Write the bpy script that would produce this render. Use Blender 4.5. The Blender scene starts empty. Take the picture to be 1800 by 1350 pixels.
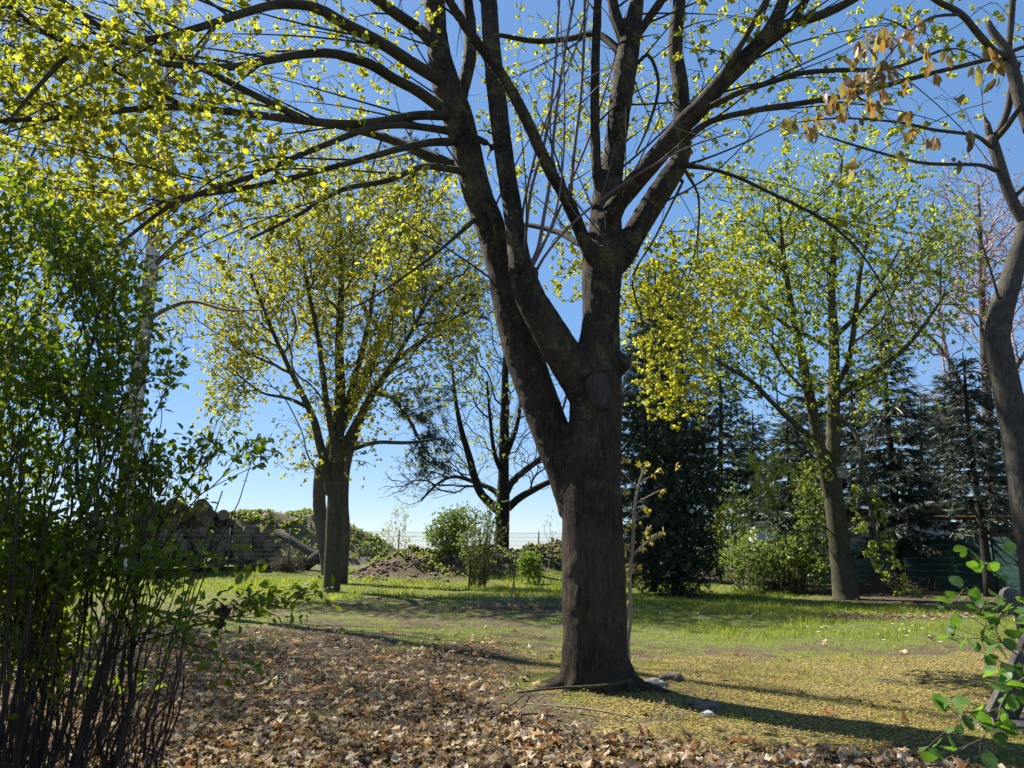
import bpy, math, random
import numpy as np
from mathutils import Vector, Matrix

# ------------------------------------------------------------------ camera, sky, sun, exposure
scene = bpy.context.scene
CAM_H = 1.3
FPX = 1248.0                       # focal length in pixels of the 1800 x 1350 photograph
PITCH = math.radians(12.95)
cam_data = bpy.data.cameras.new('camera')
cam = bpy.data.objects.new('camera', cam_data)
scene.collection.objects.link(cam)
cam.location = (0, 0, CAM_H)
cam.rotation_euler = (math.pi / 2 + PITCH, 0, 0)
cam_data.sensor_width = 36.0
cam_data.lens = 36.0 * FPX / 1800.0
cam_data.clip_end = 3000
cam_data.clip_start = 0.05
cam_data.dof.use_dof = True
cam_data.dof.focus_distance = 9.0
cam_data.dof.aperture_fstop = 5.0
scene.camera = cam

SUN_AZ = 50.0                      # degrees to the left of the view axis
SUN_EL = 48.0
sx = -math.sin(math.radians(SUN_AZ)) * math.cos(math.radians(SUN_EL))
sy = math.cos(math.radians(SUN_AZ)) * math.cos(math.radians(SUN_EL))
sz = math.sin(math.radians(SUN_EL))
SUN_DIR = Vector((sx, sy, sz))
world = bpy.data.worlds.new('World')
scene.world = world
world.use_nodes = True
wn = world.node_tree.nodes
wn.clear()
w_out = wn.new('ShaderNodeOutputWorld')
w_bg = wn.new('ShaderNodeBackground')
w_sky = wn.new('ShaderNodeTexSky')
w_sky.sky_type = 'NISHITA'
w_sky.sun_disc = False
w_sky.sun_elevation = math.radians(SUN_EL)
w_sky.sun_rotation = math.radians(-SUN_AZ)
w_sky.altitude = 50
w_sky.air_density = 0.8
w_sky.dust_density = 0.1
w_sky.ozone_density = 8.0
w_bg.inputs['Strength'].default_value = 0.15
w_gam = wn.new('ShaderNodeGamma')           # the camera's soft shoulder and colour on the whole sky
w_gam.inputs[1].default_value = 0.45
w_sat = wn.new('ShaderNodeHueSaturation')
w_sat.inputs['Saturation'].default_value = 1.5
w_sat.inputs['Hue'].default_value = 0.507
w_sat.inputs['Value'].default_value = 1.1
world.node_tree.links.new(w_sky.outputs[0], w_gam.inputs[0])
world.node_tree.links.new(w_gam.outputs[0], w_sat.inputs['Color'])
world.node_tree.links.new(w_sat.outputs[0], w_bg.inputs[0])
world.node_tree.links.new(w_bg.outputs[0], w_out.inputs[0])
sun_data = bpy.data.lights.new('sun', 'SUN')
sun_data.energy = 5.0
sun_data.angle = math.radians(0.53)
sun_data.color = (1.0, 0.95, 0.86)
sun = bpy.data.objects.new('sun', sun_data)
scene.collection.objects.link(sun)
sun.rotation_euler = SUN_DIR.to_track_quat('Z', 'Y').to_euler()
scene.view_settings.view_transform = 'Standard'
scene.view_settings.look = 'None'
scene.view_settings.exposure = 1.35
scene.view_settings.gamma = 1.0
scene.view_settings.use_curve_mapping = False
scene.cycles.use_denoising = True
scene.cycles.max_bounces = 6
scene.cycles.diffuse_bounces = 3
scene.cycles.glossy_bounces = 2
scene.cycles.transmission_bounces = 4
scene.cycles.use_adaptive_sampling = True

COL = scene.collection
rng = np.random.default_rng(7)
random.seed(7)
CP, SP = math.cos(PITCH), math.sin(PITCH)


def at(px, py, Y):
    """World point seen at a photo pixel, at real distance Y along the view axis on the ground."""
    dx, dy = (px - 900.0) / FPX, (675.0 - py) / FPX
    t = Y / (CP - dy * SP)
    return np.array([t * dx, Y, CAM_H + t * (SP + dy * CP)])


def mpp(py, Y):
    """Metres per photo pixel at that height in the picture and distance."""
    dy = (675.0 - py) / FPX
    return Y / (CP - dy * SP) / FPX


def project(P):
    P = np.asarray(P, float)
    x, y, z = P[:, 0], P[:, 1], P[:, 2] - CAM_H
    d = y * CP + z * SP
    u = -y * SP + z * CP
    d = np.where(d < 0.05, 0.05, d)
    return 900 + FPX * x / d, 675 - FPX * u / d, d


def unit(v):
    v = np.asarray(v, float)
    n = np.linalg.norm(v, axis=-1, keepdims=True)
    return v / np.maximum(n, 1e-9)


# ------------------------------------------------------------------ noise and terrain
def vnoise(x, y, seed=0):
    x = np.asarray(x, float); y = np.asarray(y, float)
    xi, yi = np.floor(x).astype(np.int64), np.floor(y).astype(np.int64)
    xf, yf = x - xi, y - yi
    xf, yf = xf * xf * (3 - 2 * xf), yf * yf * (3 - 2 * yf)

    def h(a, b):
        n = (a * 374761393 + b * 668265263 + seed * 974634777) & 0x7fffffff
        n = ((n ^ (n >> 13)) * 1274126177) & 0x7fffffff
        return ((n ^ (n >> 16)) & 0xffff) / 65535.0
    return (h(xi, yi) * (1 - xf) + h(xi + 1, yi) * xf) * (1 - yf) + (h(xi, yi + 1) * (1 - xf) + h(xi + 1, yi + 1) * xf) * yf


def fnoise(x, y, seed=0, octaves=3):
    s, a, tot = 0, 1.0, 0
    for o in range(octaves):
        s = s + a * vnoise(x * 2 ** o, y * 2 ** o, seed + o * 17); tot += a; a *= .5
    return s / tot


def sstep(a, b, x):
    t = np.clip((x - a) / (b - a), 0, 1)
    return t * t * (3 - 2 * t)


MAPLE_X, MAPLE_Y = 0.79, 7.05
FX0, FY0, FC, FS = -9.87, 32.3, 0.90, 0.436      # line of the wire fence


def berm(x, y):
    s = (x - FX0) * FC + (y - FY0) * FS
    q = -(x - FX0) * FS + (y - FY0) * FC
    m = sstep(1.2, 4.5, s) * (1 - sstep(15.0, 19.0, s))
    prof = np.exp(-((q + 3.6) / 1.5) ** 2)
    lump = 0.35 + 0.85 * fnoise(x * .7, y * .7, 5) + .5 * np.abs(fnoise(x * 1.5, y * 1.5, 8) - .5) * 2 + .22 * fnoise(x * 4.1, y * 4.1, 12)
    return 0.95 * m * prof * lump


def terrain(x, y):
    x = np.asarray(x, float); y = np.asarray(y, float)
    z = .05 * np.sin(.5 * x + 1) * np.sin(.4 * y + .5) + .05 * (fnoise(x * .9, y * .9, 3) - .5)
    z = z + .06 * np.exp(-((x - MAPLE_X) ** 2 + (y - MAPLE_Y) ** 2) / 1.1)
    z = z + .035 * (fnoise(x * 3.1, y * 3.1, 9) - .5) * (y < 40)
    z = z + berm(x, y)
    z = z + .35 * sstep(28, 36, y) - .8 * sstep(40, 90, y)
    return z


def tz(x, y):
    return float(terrain(np.array([x]), np.array([y]))[0])


def litter_mask(x, y):
    n = fnoise(x * .8, y * .8, 21) - .5
    bound = -.3 + .75 * np.clip((6.2 - y) / .8, 0, 1) + 2.2 * np.clip((5.4 - y) / .6, 0, 1) + 1.5 * n
    m = sstep(-.6, .5, bound - x) * (1 - sstep(8.2, 13.5, y + 2.4 * n))
    e1 = np.exp(-((x - 7.6) / 2.4) ** 2 - ((y - 14.2) / .55) ** 2)
    e2 = np.exp(-((x - .2) / 2.2) ** 2 - ((y - 16.0) / .35) ** 2)
    e3 = np.exp(-((x - 10.5) / 2.6) ** 2 - ((y - 18.8) / 1.2) ** 2)
    m = m * (.45 + .75 * sstep(.30, .58, fnoise(x * 1.3 + 7, y * 1.3, 25)))
    return np.clip(np.maximum(m, np.maximum(.8 * e1, np.maximum(.9 * e2, .7 * e3))), 0, 1)


def petal_mask(x, y):
    n = fnoise(x * .6, y * .6, 31) - .5
    m = sstep(.2, 1.1, x + n) * sstep(4.4, 5.4, y) * (1 - sstep(8.2, 10.8, y + 2.4 * n))
    m2 = sstep(-1.5, .4, x + n) * (1 - sstep(.8, 1.6, x)) * sstep(7.5, 8.6, y) * (1 - sstep(9.5, 12, y)) * .7
    return np.maximum(m, m2)


def grass_mask(x, y):
    n = fnoise(x * .55, y * .55, 41)
    n2 = fnoise(x * 1.7, y * 1.7, 43)
    lush = sstep(17.0, 19.5, y + 2.5 * (n - .5)) * (.55 + .55 * sstep(.35, .6, n))
    right = sstep(1.0, 2.2, x) * sstep(8.8, 11.2, y + 2.5 * (n - .5)) * (.75 + .6 * n)
    mid = sstep(10.0, 12.5, y) * (.12 + .75 * sstep(.42, .62, n) * n2)
    low = .22 + .55 * sstep(.42, .68, n2)
    g = np.maximum(np.maximum(lush, right), np.maximum(mid, low))
    e2 = np.exp(-((x - .2) / 2.4) ** 2 - ((y - 16.0) / .45) ** 2)
    bare = sstep(8.5, 10.5, x + .25 * (y - 17)) * sstep(16, 17.5, y)
    b = berm(x, y)
    return np.clip(g * (.35 + .65 * n2) * (1 - .72 * litter_mask(x, y)) * (1 - .9 * e2) * (1 - .85 * bare) * (1 - .8 * sstep(.12, .4, b)), 0, 1)


# ------------------------------------------------------------------ scene objects and meshes
ORIGIN = {}


def tag(o, label=None, cat=None, group=None, kind=None):
    if label: o['label'] = label
    if cat: o['category'] = cat
    if group: o['group'] = group
    if kind: o['kind'] = kind
    return o


def empty(name, loc, label=None, cat=None, group=None):
    o = bpy.data.objects.new(name, None)
    o.empty_display_size = .2
    o.location = [float(v) for v in loc]
    COL.objects.link(o)
    ORIGIN[o.name] = np.array(loc, float)
    return tag(o, label, cat, group)


def np_mesh(name, V, T=None, Q=None, mats=(), smooth=False, mt=None, mq=None):
    V = np.asarray(V, np.float32).reshape(-1, 3)
    T = np.zeros((0, 3), np.int32) if T is None else np.asarray(T, np.int32).reshape(-1, 3)
    Q = np.zeros((0, 4), np.int32) if Q is None else np.asarray(Q, np.int32).reshape(-1, 4)
    me = bpy.data.meshes.new(name)
    me.vertices.add(len(V)); me.vertices.foreach_set('co', V.ravel())
    loops = np.concatenate([T.ravel(), Q.ravel()])
    me.loops.add(len(loops)); me.loops.foreach_set('vertex_index', loops)
    starts = np.concatenate([np.arange(len(T)) * 3, len(T) * 3 + np.arange(len(Q)) * 4]).astype(np.int32)
    me.polygons.add(len(starts)); me.polygons.foreach_set('loop_start', starts)
    if smooth:
        me.polygons.foreach_set('use_smooth', np.ones(len(starts), bool))
    for m in mats: me.materials.append(m)
    if mt is not None or mq is not None:
        mi = np.concatenate([np.zeros(len(T), np.int32) if mt is None else np.asarray(mt, np.int32),
                             np.zeros(len(Q), np.int32) if mq is None else np.asarray(mq, np.int32)])
        me.polygons.foreach_set('material_index', mi)
    me.update(calc_edges=True)
    return me


def world_origin(o):
    return ORIGIN.get(o.name, np.zeros(3)) if o is not None else np.zeros(3)


def add_obj(name, me, parent=None, origin=None):
    """Link mesh ME, whose vertices are in world space minus ORIGIN (default: the parent's origin)."""
    o = bpy.data.objects.new(name, me)
    COL.objects.link(o)
    po = world_origin(parent)
    oo = po if origin is None else np.array(origin, float)
    if parent is not None: o.parent = parent
    o.location = [float(v) for v in (oo - po)]
    ORIGIN[o.name] = oo
    return o


class MB:
    """Collects triangles and quads in world space."""
    def __init__(self): self.V, self.T, self.Q, self.n, self.mt, self.mq = [], [], [], 0, [], []

    def add(self, V, T=None, Q=None, m=0):
        V = np.asarray(V, float).reshape(-1, 3)
        if T is not None and len(T):
            T = np.asarray(T).reshape(-1, 3); self.T.append(T + self.n); self.mt.append(np.full(len(T), m))
        if Q is not None and len(Q):
            Q = np.asarray(Q).reshape(-1, 4); self.Q.append(Q + self.n); self.mq.append(np.full(len(Q), m))
        self.V.append(V); self.n += len(V)

    def box(self, c, size, rot=None, m=0):
        s = np.array(size) / 2
        v = np.array([[i, j, k] for i in (-1, 1) for j in (-1, 1) for k in (-1, 1)], float) * s
        if rot is not None: v = v @ np.array(rot).T
        self.add(v + np.array(c), Q=[[0, 1, 3, 2], [4, 6, 7, 5], [0, 4, 5, 1], [2, 3, 7, 6], [0, 2, 6, 4], [1, 5, 7, 3]], m=m)

    def tube(self, pts, radii, sides=8, cap=True, m=0, rough=0.0, seed=0):
        pts = np.asarray(pts, float); radii = np.asarray(radii, float)
        k = len(pts)
        t = np.gradient(pts, axis=0); t = unit(t)
        u = np.zeros_like(t)
        ref = np.array([.31, .87, .12]) if abs(unit(pts[-1] - pts[0])[2]) > .5 else np.array([.1, .15, .95])
        for i in range(k):
            a = ref - t[i] * ref.dot(t[i]); ref = unit(a); u[i] = ref
        v = np.cross(t, u)
        ang = np.linspace(0, 2 * np.pi, sides, endpoint=False)
        R = radii[:, None] * np.ones((k, sides))
        if rough:
            ph = np.arange(k)[:, None] * .9 + seed * 13.7
            R = R * (1 + rough * (fnoise(np.cos(ang)[None] * 2 + ph * .35 + 50, np.sin(ang)[None] * 2 + ph * .6 + 70, seed) - .5) * 2)
        V = pts[:, None] + R[..., None] * (np.cos(ang)[None, :, None] * u[:, None] + np.sin(ang)[None, :, None] * v[:, None])
        i = np.arange(k - 1)[:, None] * sides; j = np.arange(sides)[None]
        j2 = (j + 1) % sides
        Q = np.stack([i + j, i + j2, i + sides + j2, i + sides + j], -1).reshape(-1, 4)
        V = V.reshape(-1, 3); T = None
        if cap:
            V = np.vstack([V, pts[:1], pts[-1:]])
            a = k * sides
            T = np.vstack([np.stack([np.full(sides, a), j2[0], j[0]], -1),
                           np.stack([np.full(sides, a + 1), (k - 1) * sides + j[0], (k - 1) * sides + j2[0]], -1)])
        self.add(V, T, Q, m)

    def build(self, name, mats, parent=None, origin=None, smooth=False):
        oo = world_origin(parent) if origin is None else np.array(origin, float)
        V = np.vstack(self.V) - oo
        me = np_mesh(name, V, np.vstack(self.T) if self.T else None, np.vstack(self.Q) if self.Q else None,
                     mats if isinstance(mats, (list, tuple)) else [mats], smooth,
                     np.concatenate(self.mt) if self.mt else None, np.concatenate(self.mq) if self.mq else None)
        return add_obj(name, me, parent, oo)


def catmull(pts, step):
    """Smooth curve through the rows of PTS (any number of columns), spaced about STEP in the first three."""
    pts = np.asarray(pts, float)
    if len(pts) < 2: return pts
    P = np.vstack([2 * pts[0] - pts[1], pts, 2 * pts[-1] - pts[-2]])
    out = []
    for i in range(1, len(P) - 2):
        n = max(1, int(math.ceil(np.linalg.norm(P[i + 1, :3] - P[i, :3]) / step)))
        for k in range(n):
            t = k / n
            out.append(.5 * (2 * P[i] + (P[i + 1] - P[i - 1]) * t + (2 * P[i - 1] - 5 * P[i] + 4 * P[i + 1] - P[i + 2]) * t * t
                             + (3 * P[i] - P[i - 1] - 3 * P[i + 1] + P[i + 2]) * t ** 3))
    out.append(pts[-1])
    return np.array(out)


def trace(pix, step=.15):
    """Rows (px, py, Y, half width in px) -> smooth world curve and radii."""
    w = []
    for px, py, Y, hw in pix:
        p = at(px, py, Y); w.append([p[0], p[1], p[2], hw * mpp(py, Y)])
    c = catmull(w, step)
    return c[:, :3], np.maximum(c[:, 3], .002)


# ------------------------------------------------------------------ tree skeletons
class Skel:
    def __init__(self):
        self.P, self.par, self.fix, self.path, self.D, self.solid = [], [], [], [], [], []

    def node(self, p, parent, fix=0.0, solid=False):
        p = np.asarray(p, float)
        if parent < 0:
            d = np.array([0, 0, 1.0]); L = 0
        else:
            e = p - self.P[parent]; l = np.linalg.norm(e); d = e / max(l, 1e-9); L = self.path[parent] + l
        self.P.append(p); self.par.append(parent); self.fix.append(fix); self.path.append(L); self.D.append(d); self.solid.append(solid)
        return len(self.P) - 1

    def line(self, pts, radii, parent=None, solid=False):
        if parent is None:
            parent = -1 if not self.P else int(np.argmin(np.linalg.norm(np.array(self.P) - pts[0], axis=1)))
        for p, r in zip(pts, radii):
            parent = self.node(p, parent, r, solid)
        return parent

    def grow(self, targets, bf=.4, seg=.25, ang=.7, rise=.0, bend=.35, jit=.06, rg=rng):
        cap = len(self.P) + int(sum(1 for _ in targets)) * 14 + 50
        P = np.zeros((cap, 3)); D = np.zeros((cap, 3)); L = np.zeros(cap)
        n = len(self.P)
        P[:n] = self.P; D[:n] = self.D; L[:n] = self.path
        base = P[:n].copy()
        d0 = np.array([np.min(np.linalg.norm(base - t, axis=1)) for t in targets])
        for ti in np.argsort(d0):
            t = targets[ti]
            e = t - P[:n]; dist = np.linalg.norm(e, axis=1) + 1e-6
            c = np.einsum('ij,ij->i', e, D[:n]) / dist
            cost = dist * (1 + ang * (1 - c)) + bf * L[:n]
            i = int(np.argmin(cost)); a = P[i].copy(); l = dist[i]
            k = min(12, max(1, int(math.ceil(l / seg))))
            ctrl = a + D[i] * l * bend + (t - a) * .25 + np.array([0, 0, rise * l]) + rg.normal(0, jit * l, 3)
            pa = i
            for j in range(1, k + 1):
                s = j / k
                p = (1 - s) ** 2 * a + 2 * s * (1 - s) * ctrl + s * s * t
                pa = self.node(p, pa)
                if n < cap:
                    P[n] = p; D[n] = self.D[pa]; L[n] = self.path[pa]; n += 1
        return self

    def finish(self, tip=.004, e=2.3, cap=.75):
        N = len(self.P)
        P = np.array(self.P); par = np.array(self.par); fix = np.array(self.fix)
        acc = np.zeros(N); nch = np.zeros(N, int)
        for i in range(N - 1, -1, -1):
            if acc[i] == 0: acc[i] = tip ** e
            if par[i] >= 0:
                acc[par[i]] += acc[i]; nch[par[i]] += 1
        r = acc ** (1 / e)
        for i in range(N):
            if fix[i] > 0: r[i] = fix[i]
            elif par[i] >= 0:
                lim = r[par[i]] * (cap if fix[par[i]] > 0 else 1.0)
                r[i] = min(r[i], lim)
        main = np.full(N, -1); best = np.zeros(N)
        for i in range(N):
            p = par[i]
            if p >= 0:
                s = r[i] + (10 if (fix[i] > 0 and fix[p] > 0) else 0)
                if s > best[p]: best[p] = s; main[p] = i
        ismain = np.zeros(N, bool)
        for i in range(N):
            if par[i] >= 0: ismain[i] = main[par[i]] == i
        self.r, self.main, self.ismain, self.nch = r, main, ismain, nch
        self.Pa, self.para = P, par
        nxt = np.where(main >= 0, main, np.arange(N)); prv = np.where(par >= 0, par, np.arange(N))
        self.tan = unit(P[nxt] - P[prv] + 1e-9)
        return self

    def mesh(self, mb, smin=3, classes=((.012, 3), (.05, 6), (9, 10)), skip_solid=True, rmax=None):
        """Tubes for every edge, straight into MB."""
        N = len(self.Pa)
        chain_r = np.zeros(N)
        for i in range(N):
            chain_r[i] = chain_r[self.para[i]] if (self.para[i] >= 0 and self.ismain[i]) else self.r[i]
        solid = np.array(self.solid)
        lo = 0
        for hi, sides in classes:
            sel = np.where((self.para >= 0) & (chain_r >= lo) & (chain_r < hi))[0]
            lo = hi
            if skip_solid: sel = sel[~solid[sel]]
            if not len(sel): continue
            p = self.para[sel]
            cont = self.ismain[sel]
            rp = np.where(cont, self.r[p], self.r[sel] * 1.15)
            tp = np.where(cont[:, None], self.tan[p], unit(self.Pa[sel] - self.Pa[p]))
            ang = np.linspace(0, 2 * np.pi, sides, endpoint=False)

            def ring(c, t, r):
                ref = np.array([.31, .87, .12])
                u = unit(np.cross(t, ref)); v = np.cross(t, u)
                return c[:, None] + r[:, None, None] * (np.cos(ang)[None, :, None] * u[:, None] + np.sin(ang)[None, :, None] * v[:, None])
            V = np.concatenate([ring(self.Pa[p], tp, rp), ring(self.Pa[sel], self.tan[sel], self.r[sel])], 1)
            k = np.arange(len(sel))[:, None] * 2 * sides; j = np.arange(sides)[None]; j2 = (j + 1) % sides
            Q = np.stack([k + j, k + j2, k + sides + j2, k + sides + j], -1).reshape(-1, 4)
            mb.add(V.reshape(-1, 3), Q=Q)
        return mb

    def thin(self, rmax, tips_only=False):
        s = (np.array(self.fix) == 0) & (self.r <= rmax) & (self.para >= 0)
        if tips_only: s &= self.nch == 0
        return np.where(s)[0]


def blob_targets(blobs, n, gap=0.0, gscale=1.0, seed=0, bias=2.2, rg=rng):
    """Random points in ellipsoids (px, py, Y, rx px, ry px, rY m[, weight]); GAP > 0 leaves noisy holes."""
    out = []
    W = np.array([(b[6] if len(b) > 6 else 1.0) * b[3] * b[4] for b in blobs]); W = W / W.sum()
    for b, w in zip(blobs, W):
        k = int(n * w)
        if k < 1: continue
        c = at(b[0], b[1], b[2]); s = mpp(b[1], b[2])
        m = int(k * (2.6 if gap else 1)) + 4
        v = unit(rg.normal(size=(m, 3))) * rg.random((m, 1)) ** (1 / bias)
        p = c + v * np.array([b[3] * s, b[5], b[4] * s])
        if gap:
            q = fnoise(p[:, 0] * gscale + p[:, 1] * .37, p[:, 2] * gscale + p[:, 1] * .53, seed)
            p = p[np.argsort(-(q > gap).astype(float) - rg.random(m) * .3)]
        out.append(p[:k])
    return np.vstack(out)


# ------------------------------------------------------------------ leaves
def tmpl(polys):
    """Template from flat polygons given as vertex lists (tri or quad)."""
    V, T, Q = [], [], []
    for poly in polys:
        b = len(V); V += [list(p) for p in poly]
        if len(poly) == 3: T.append([b, b + 1, b + 2])
        else: Q.append([b, b + 1, b + 2, b + 3])
    return np.array(V, float), np.array(T, int).reshape(-1, 3), np.array(Q, int).reshape(-1, 4)


def t_ovate(w=.5, fold=.18, curl=-.12):
    """Folded oval pointed leaf, length 1 along x, joined at the midrib."""
    V = np.array([[0, 0, 0], [.3, w * .5, fold * w], [.68, w * .42, fold * w + curl * .5], [1, 0, curl], [.68, -w * .42, fold * w + curl * .5],
                  [.3, -w * .5, fold * w], [.45, 0, 0]])
    T = np.array([[0, 6, 1], [1, 6, 2], [2, 6, 3], [3, 6, 4], [4, 6, 5], [5, 6, 0]])
    return V, T, np.zeros((0, 4), int)


def t_leaf(w=.5, fold=.15, curl=-.1, wave=.03):
    """Smooth rounded leaf for close views: two rows of quads either side of the midrib."""
    xs = np.array([.0, .1, .26, .44, .62, .78, .91, 1.0]); hw = np.array([.02, .24, .42, .5, .47, .36, .19, .01]) * w
    V = []
    for i, (x, h) in enumerate(zip(xs, hw)):
        z = curl * x * x
        V += [[x, h, z + fold * h * 1.6 + wave * math.sin(i * 2.1)], [x, 0, z], [x, -h, z + fold * h * 1.6 + wave * math.cos(i * 1.7)]]
    Q = []
    for i in range(len(xs) - 1):
        Q += [[3 * i, 3 * i + 1, 3 * i + 4, 3 * i + 3], [3 * i + 1, 3 * i + 2, 3 * i + 5, 3 * i + 4]]
    return np.array(V), np.zeros((0, 3), int), np.array(Q)


def t_cluster(n, seed, flat=.8, size=.62, lite=True):
    """Clump of N small rounded leaflets within radius ~.5."""
    r = np.random.default_rng(seed)
    V, T = [], []
    for i in range(n):
        c = unit(r.normal(size=3)) * (.12 + .36 * r.random()) * np.array([1, 1, flat])
        a = unit(c + r.normal(0, .35, 3)); nn = unit(np.cross(a, r.normal(size=3))); b = np.cross(nn, a)
        s = size * (.55 + .6 * r.random())
        base = len(V)
        prof = ((0, 0, 0), (.55, .44, .05), (1, 0, -.1), (.55, -.44, .05)) if lite else ((0, 0, 0), (.45, .42, .06), (1, .22, -.1), (1, -.22, -.1), (.45, -.42, .06))
        for x, y, z in prof:
            V.append(c + s * ((x - .5) * a + y * b + z * nn))
        T += [[base, base + 1 + j, base + 2 + j] for j in range(len(prof) - 2)]
    return np.array(V), np.array(T), np.zeros((0, 4), int)


def t_maple(seed=0, droop=.35):
    """Five lobed young maple leaf, length about 1."""
    r = np.random.default_rng(seed)
    ang = [-150, -115, -80, -52, -28, 0, 28, 52, 80, 115, 150]
    rad = [.38, .62, .40, .78, .46, .95, .46, .78, .40, .62, .38]
    V = [[0, 0, 0]]
    for a, d in zip(ang, rad):
        d *= 1 + r.normal(0, .08)
        x, y = d * math.cos(math.radians(a)), d * math.sin(math.radians(a))
        V.append([x * .62 + .25, y * .62, -droop * (x * x + y * y) + r.normal(0, .05)])
    V[0] = [.12, 0, .04]
    T = [[0, i, i + 1] for i in range(1, 11)]
    return np.array(V), np.array(T), np.zeros((0, 4), int)


def t_dead(seed, k=14):
    """Dry crumpled lobed leaf, about 1 across."""
    r = np.random.default_rng(seed)
    V = [[0, 0, r.normal(.05, .06)]]
    ph, cu, dr = r.random() * 6.28, r.normal(0, .42), r.random() * 6.28
    for i in range(k):
        a = 2 * math.pi * i / k
        lob = (.36 + .15 * (i % 2) * r.random() + .13 * math.cos(a) + r.normal(0, .06)) * (1.0 if abs(math.sin(a * .5 + ph)) > .2 else .7)
        x, y = lob * math.cos(a), lob * math.sin(a)
        z = .62 * abs(cu) * (x * math.cos(dr) + y * math.sin(dr)) ** 2 * 3 + .16 * math.sin(3 * a + ph) + r.normal(0, .07)
        V.append([x, y, z])
    mid = []
    for i in range(k):
        v = (np.array(V[1 + i]) * .5); v[2] = V[0][2] * .5 + V[1 + i][2] * .35 + r.normal(0, .04); mid.append(v)
    V += [list(m) for m in mid]
    T = []
    for i in range(k):
        j = (i + 1) % k
        T += [[0, 1 + k + i, 1 + k + j], [1 + k + i, 1 + i, 1 + j], [1 + k + i, 1 + j, 1 + k + j]]
    V = np.array(V); V[:, 2] -= V[:, 2].min()
    return V, np.array(T), np.zeros((0, 4), int)


def t_blade(n, seed, spread=.5, width=.09, droop=.0):
    """N thin pointed blades leaving the origin roughly along x: needles or a spray."""
    r = np.random.default_rng(seed)
    V, T = [], []
    for i in range(n):
        a = unit(np.array([1, r.normal(0, spread), r.normal(0, spread) - droop]))
        b = unit(np.cross(a, r.normal(size=3))) * width
        o = np.array([r.random() * .5, 0, 0]); l = .5 + .5 * r.random()
        k = len(V)
        V += [o - b, o + b, o + a * l]
        T.append([k, k + 1, k + 2])
    return np.array(V), np.array(T), np.zeros((0, 4), int)


def frames(A, N):
    A = unit(A); B = unit(np.cross(N, A) + 1e-9); N = np.cross(A, B)
    return A, B, N


def scatter_arrays(tm, P, A, B, N, S):
    V0, T0, Q0 = tm
    n, k = len(P), len(V0)
    S = np.asarray(S)[:, None, None]
    V = P[:, None] + S * (V0[None, :, 0:1] * A[:, None] + V0[None, :, 1:2] * B[:, None] + V0[None, :, 2:3] * N[:, None])
    off = (np.arange(n) * k)[:, None, None]
    return V.reshape(-1, 3), (T0[None] + off).reshape(-1, 3), (Q0[None] + off).reshape(-1, 4)


def foliage(parent, part, mass, tms, P, A, N, S, mat, n_ind=0, rg=rng, smooth=False, margin=0, mass_tms=None):
    """The N_IND leaves that show largest become objects named PART under PARENT; the rest one mesh named MASS."""
    A, B, N = frames(A, N)
    which = rg.integers(0, len(tms), len(P))
    ind = np.zeros(len(P), bool)
    if n_ind:
        px, py, d = project(P)
        sc = np.where((px > -margin) & (px < 1800 + margin) & (py > -margin) & (py < 1350 + margin) & (P[:, 1] > .3), S / d, 0)
        o = np.argsort(-sc)[:n_ind]; ind[o[sc[o] > 0]] = True
    po = world_origin(parent)
    mb = MB()
    for w, tm in enumerate(tms):
        s = (which == w) & ~ind
        if s.any(): mb.add(*scatter_arrays((mass_tms or tms)[w], P[s], A[s], B[s], N[s], S[s]))
        s = np.where((which == w) & ind)[0]
        if len(s):
            me = np_mesh(part, *tm, mats=[mat], smooth=smooth)
            for i in s:
                o = bpy.data.objects.new(part, me); COL.objects.link(o)
                if parent is not None: o.parent = parent
                M = np.eye(4); M[:3, 0] = A[i] * S[i]; M[:3, 1] = B[i] * S[i]; M[:3, 2] = N[i] * S[i]; M[:3, 3] = P[i] - po
                o.matrix_local = Matrix(M.tolist())
    if mb.V:
        o = mb.build(mass, mat, parent, smooth=smooth)
        o['kind'] = 'stuff'
        return o


def leaf_axes(D, spread=1.0, up=.2, droop=0.0, rg=rng):
    n = len(D)
    A = unit(D * .6 + rg.normal(0, spread, (n, 3)) + np.array([0, 0, -droop]))
    N = unit(rg.normal(0, .6, (n, 3)) + np.array([0, 0, up * 3]))
    return A, N


# ------------------------------------------------------------------ materials
def new_mat(name):
    m = bpy.data.materials.new(name); m.use_nodes = True
    nt = m.node_tree; nt.nodes.clear()
    out = nt.nodes.new('ShaderNodeOutputMaterial')
    return m, nt, out


def N_(nt, t, **kw):
    n = nt.nodes.new(t)
    for k, v in kw.items():
        if k in n.inputs: n.inputs[k].default_value = v
        else: setattr(n, k, v)
    return n


def ramp(nt, stops):
    r = nt.nodes.new('ShaderNodeValToRGB')
    e = r.color_ramp.elements
    while len(e) < len(stops): e.new(.5)
    for i, (p, c) in enumerate(stops):
        e[i].position = p; e[i].color = (*c, 1)
    return r


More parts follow.
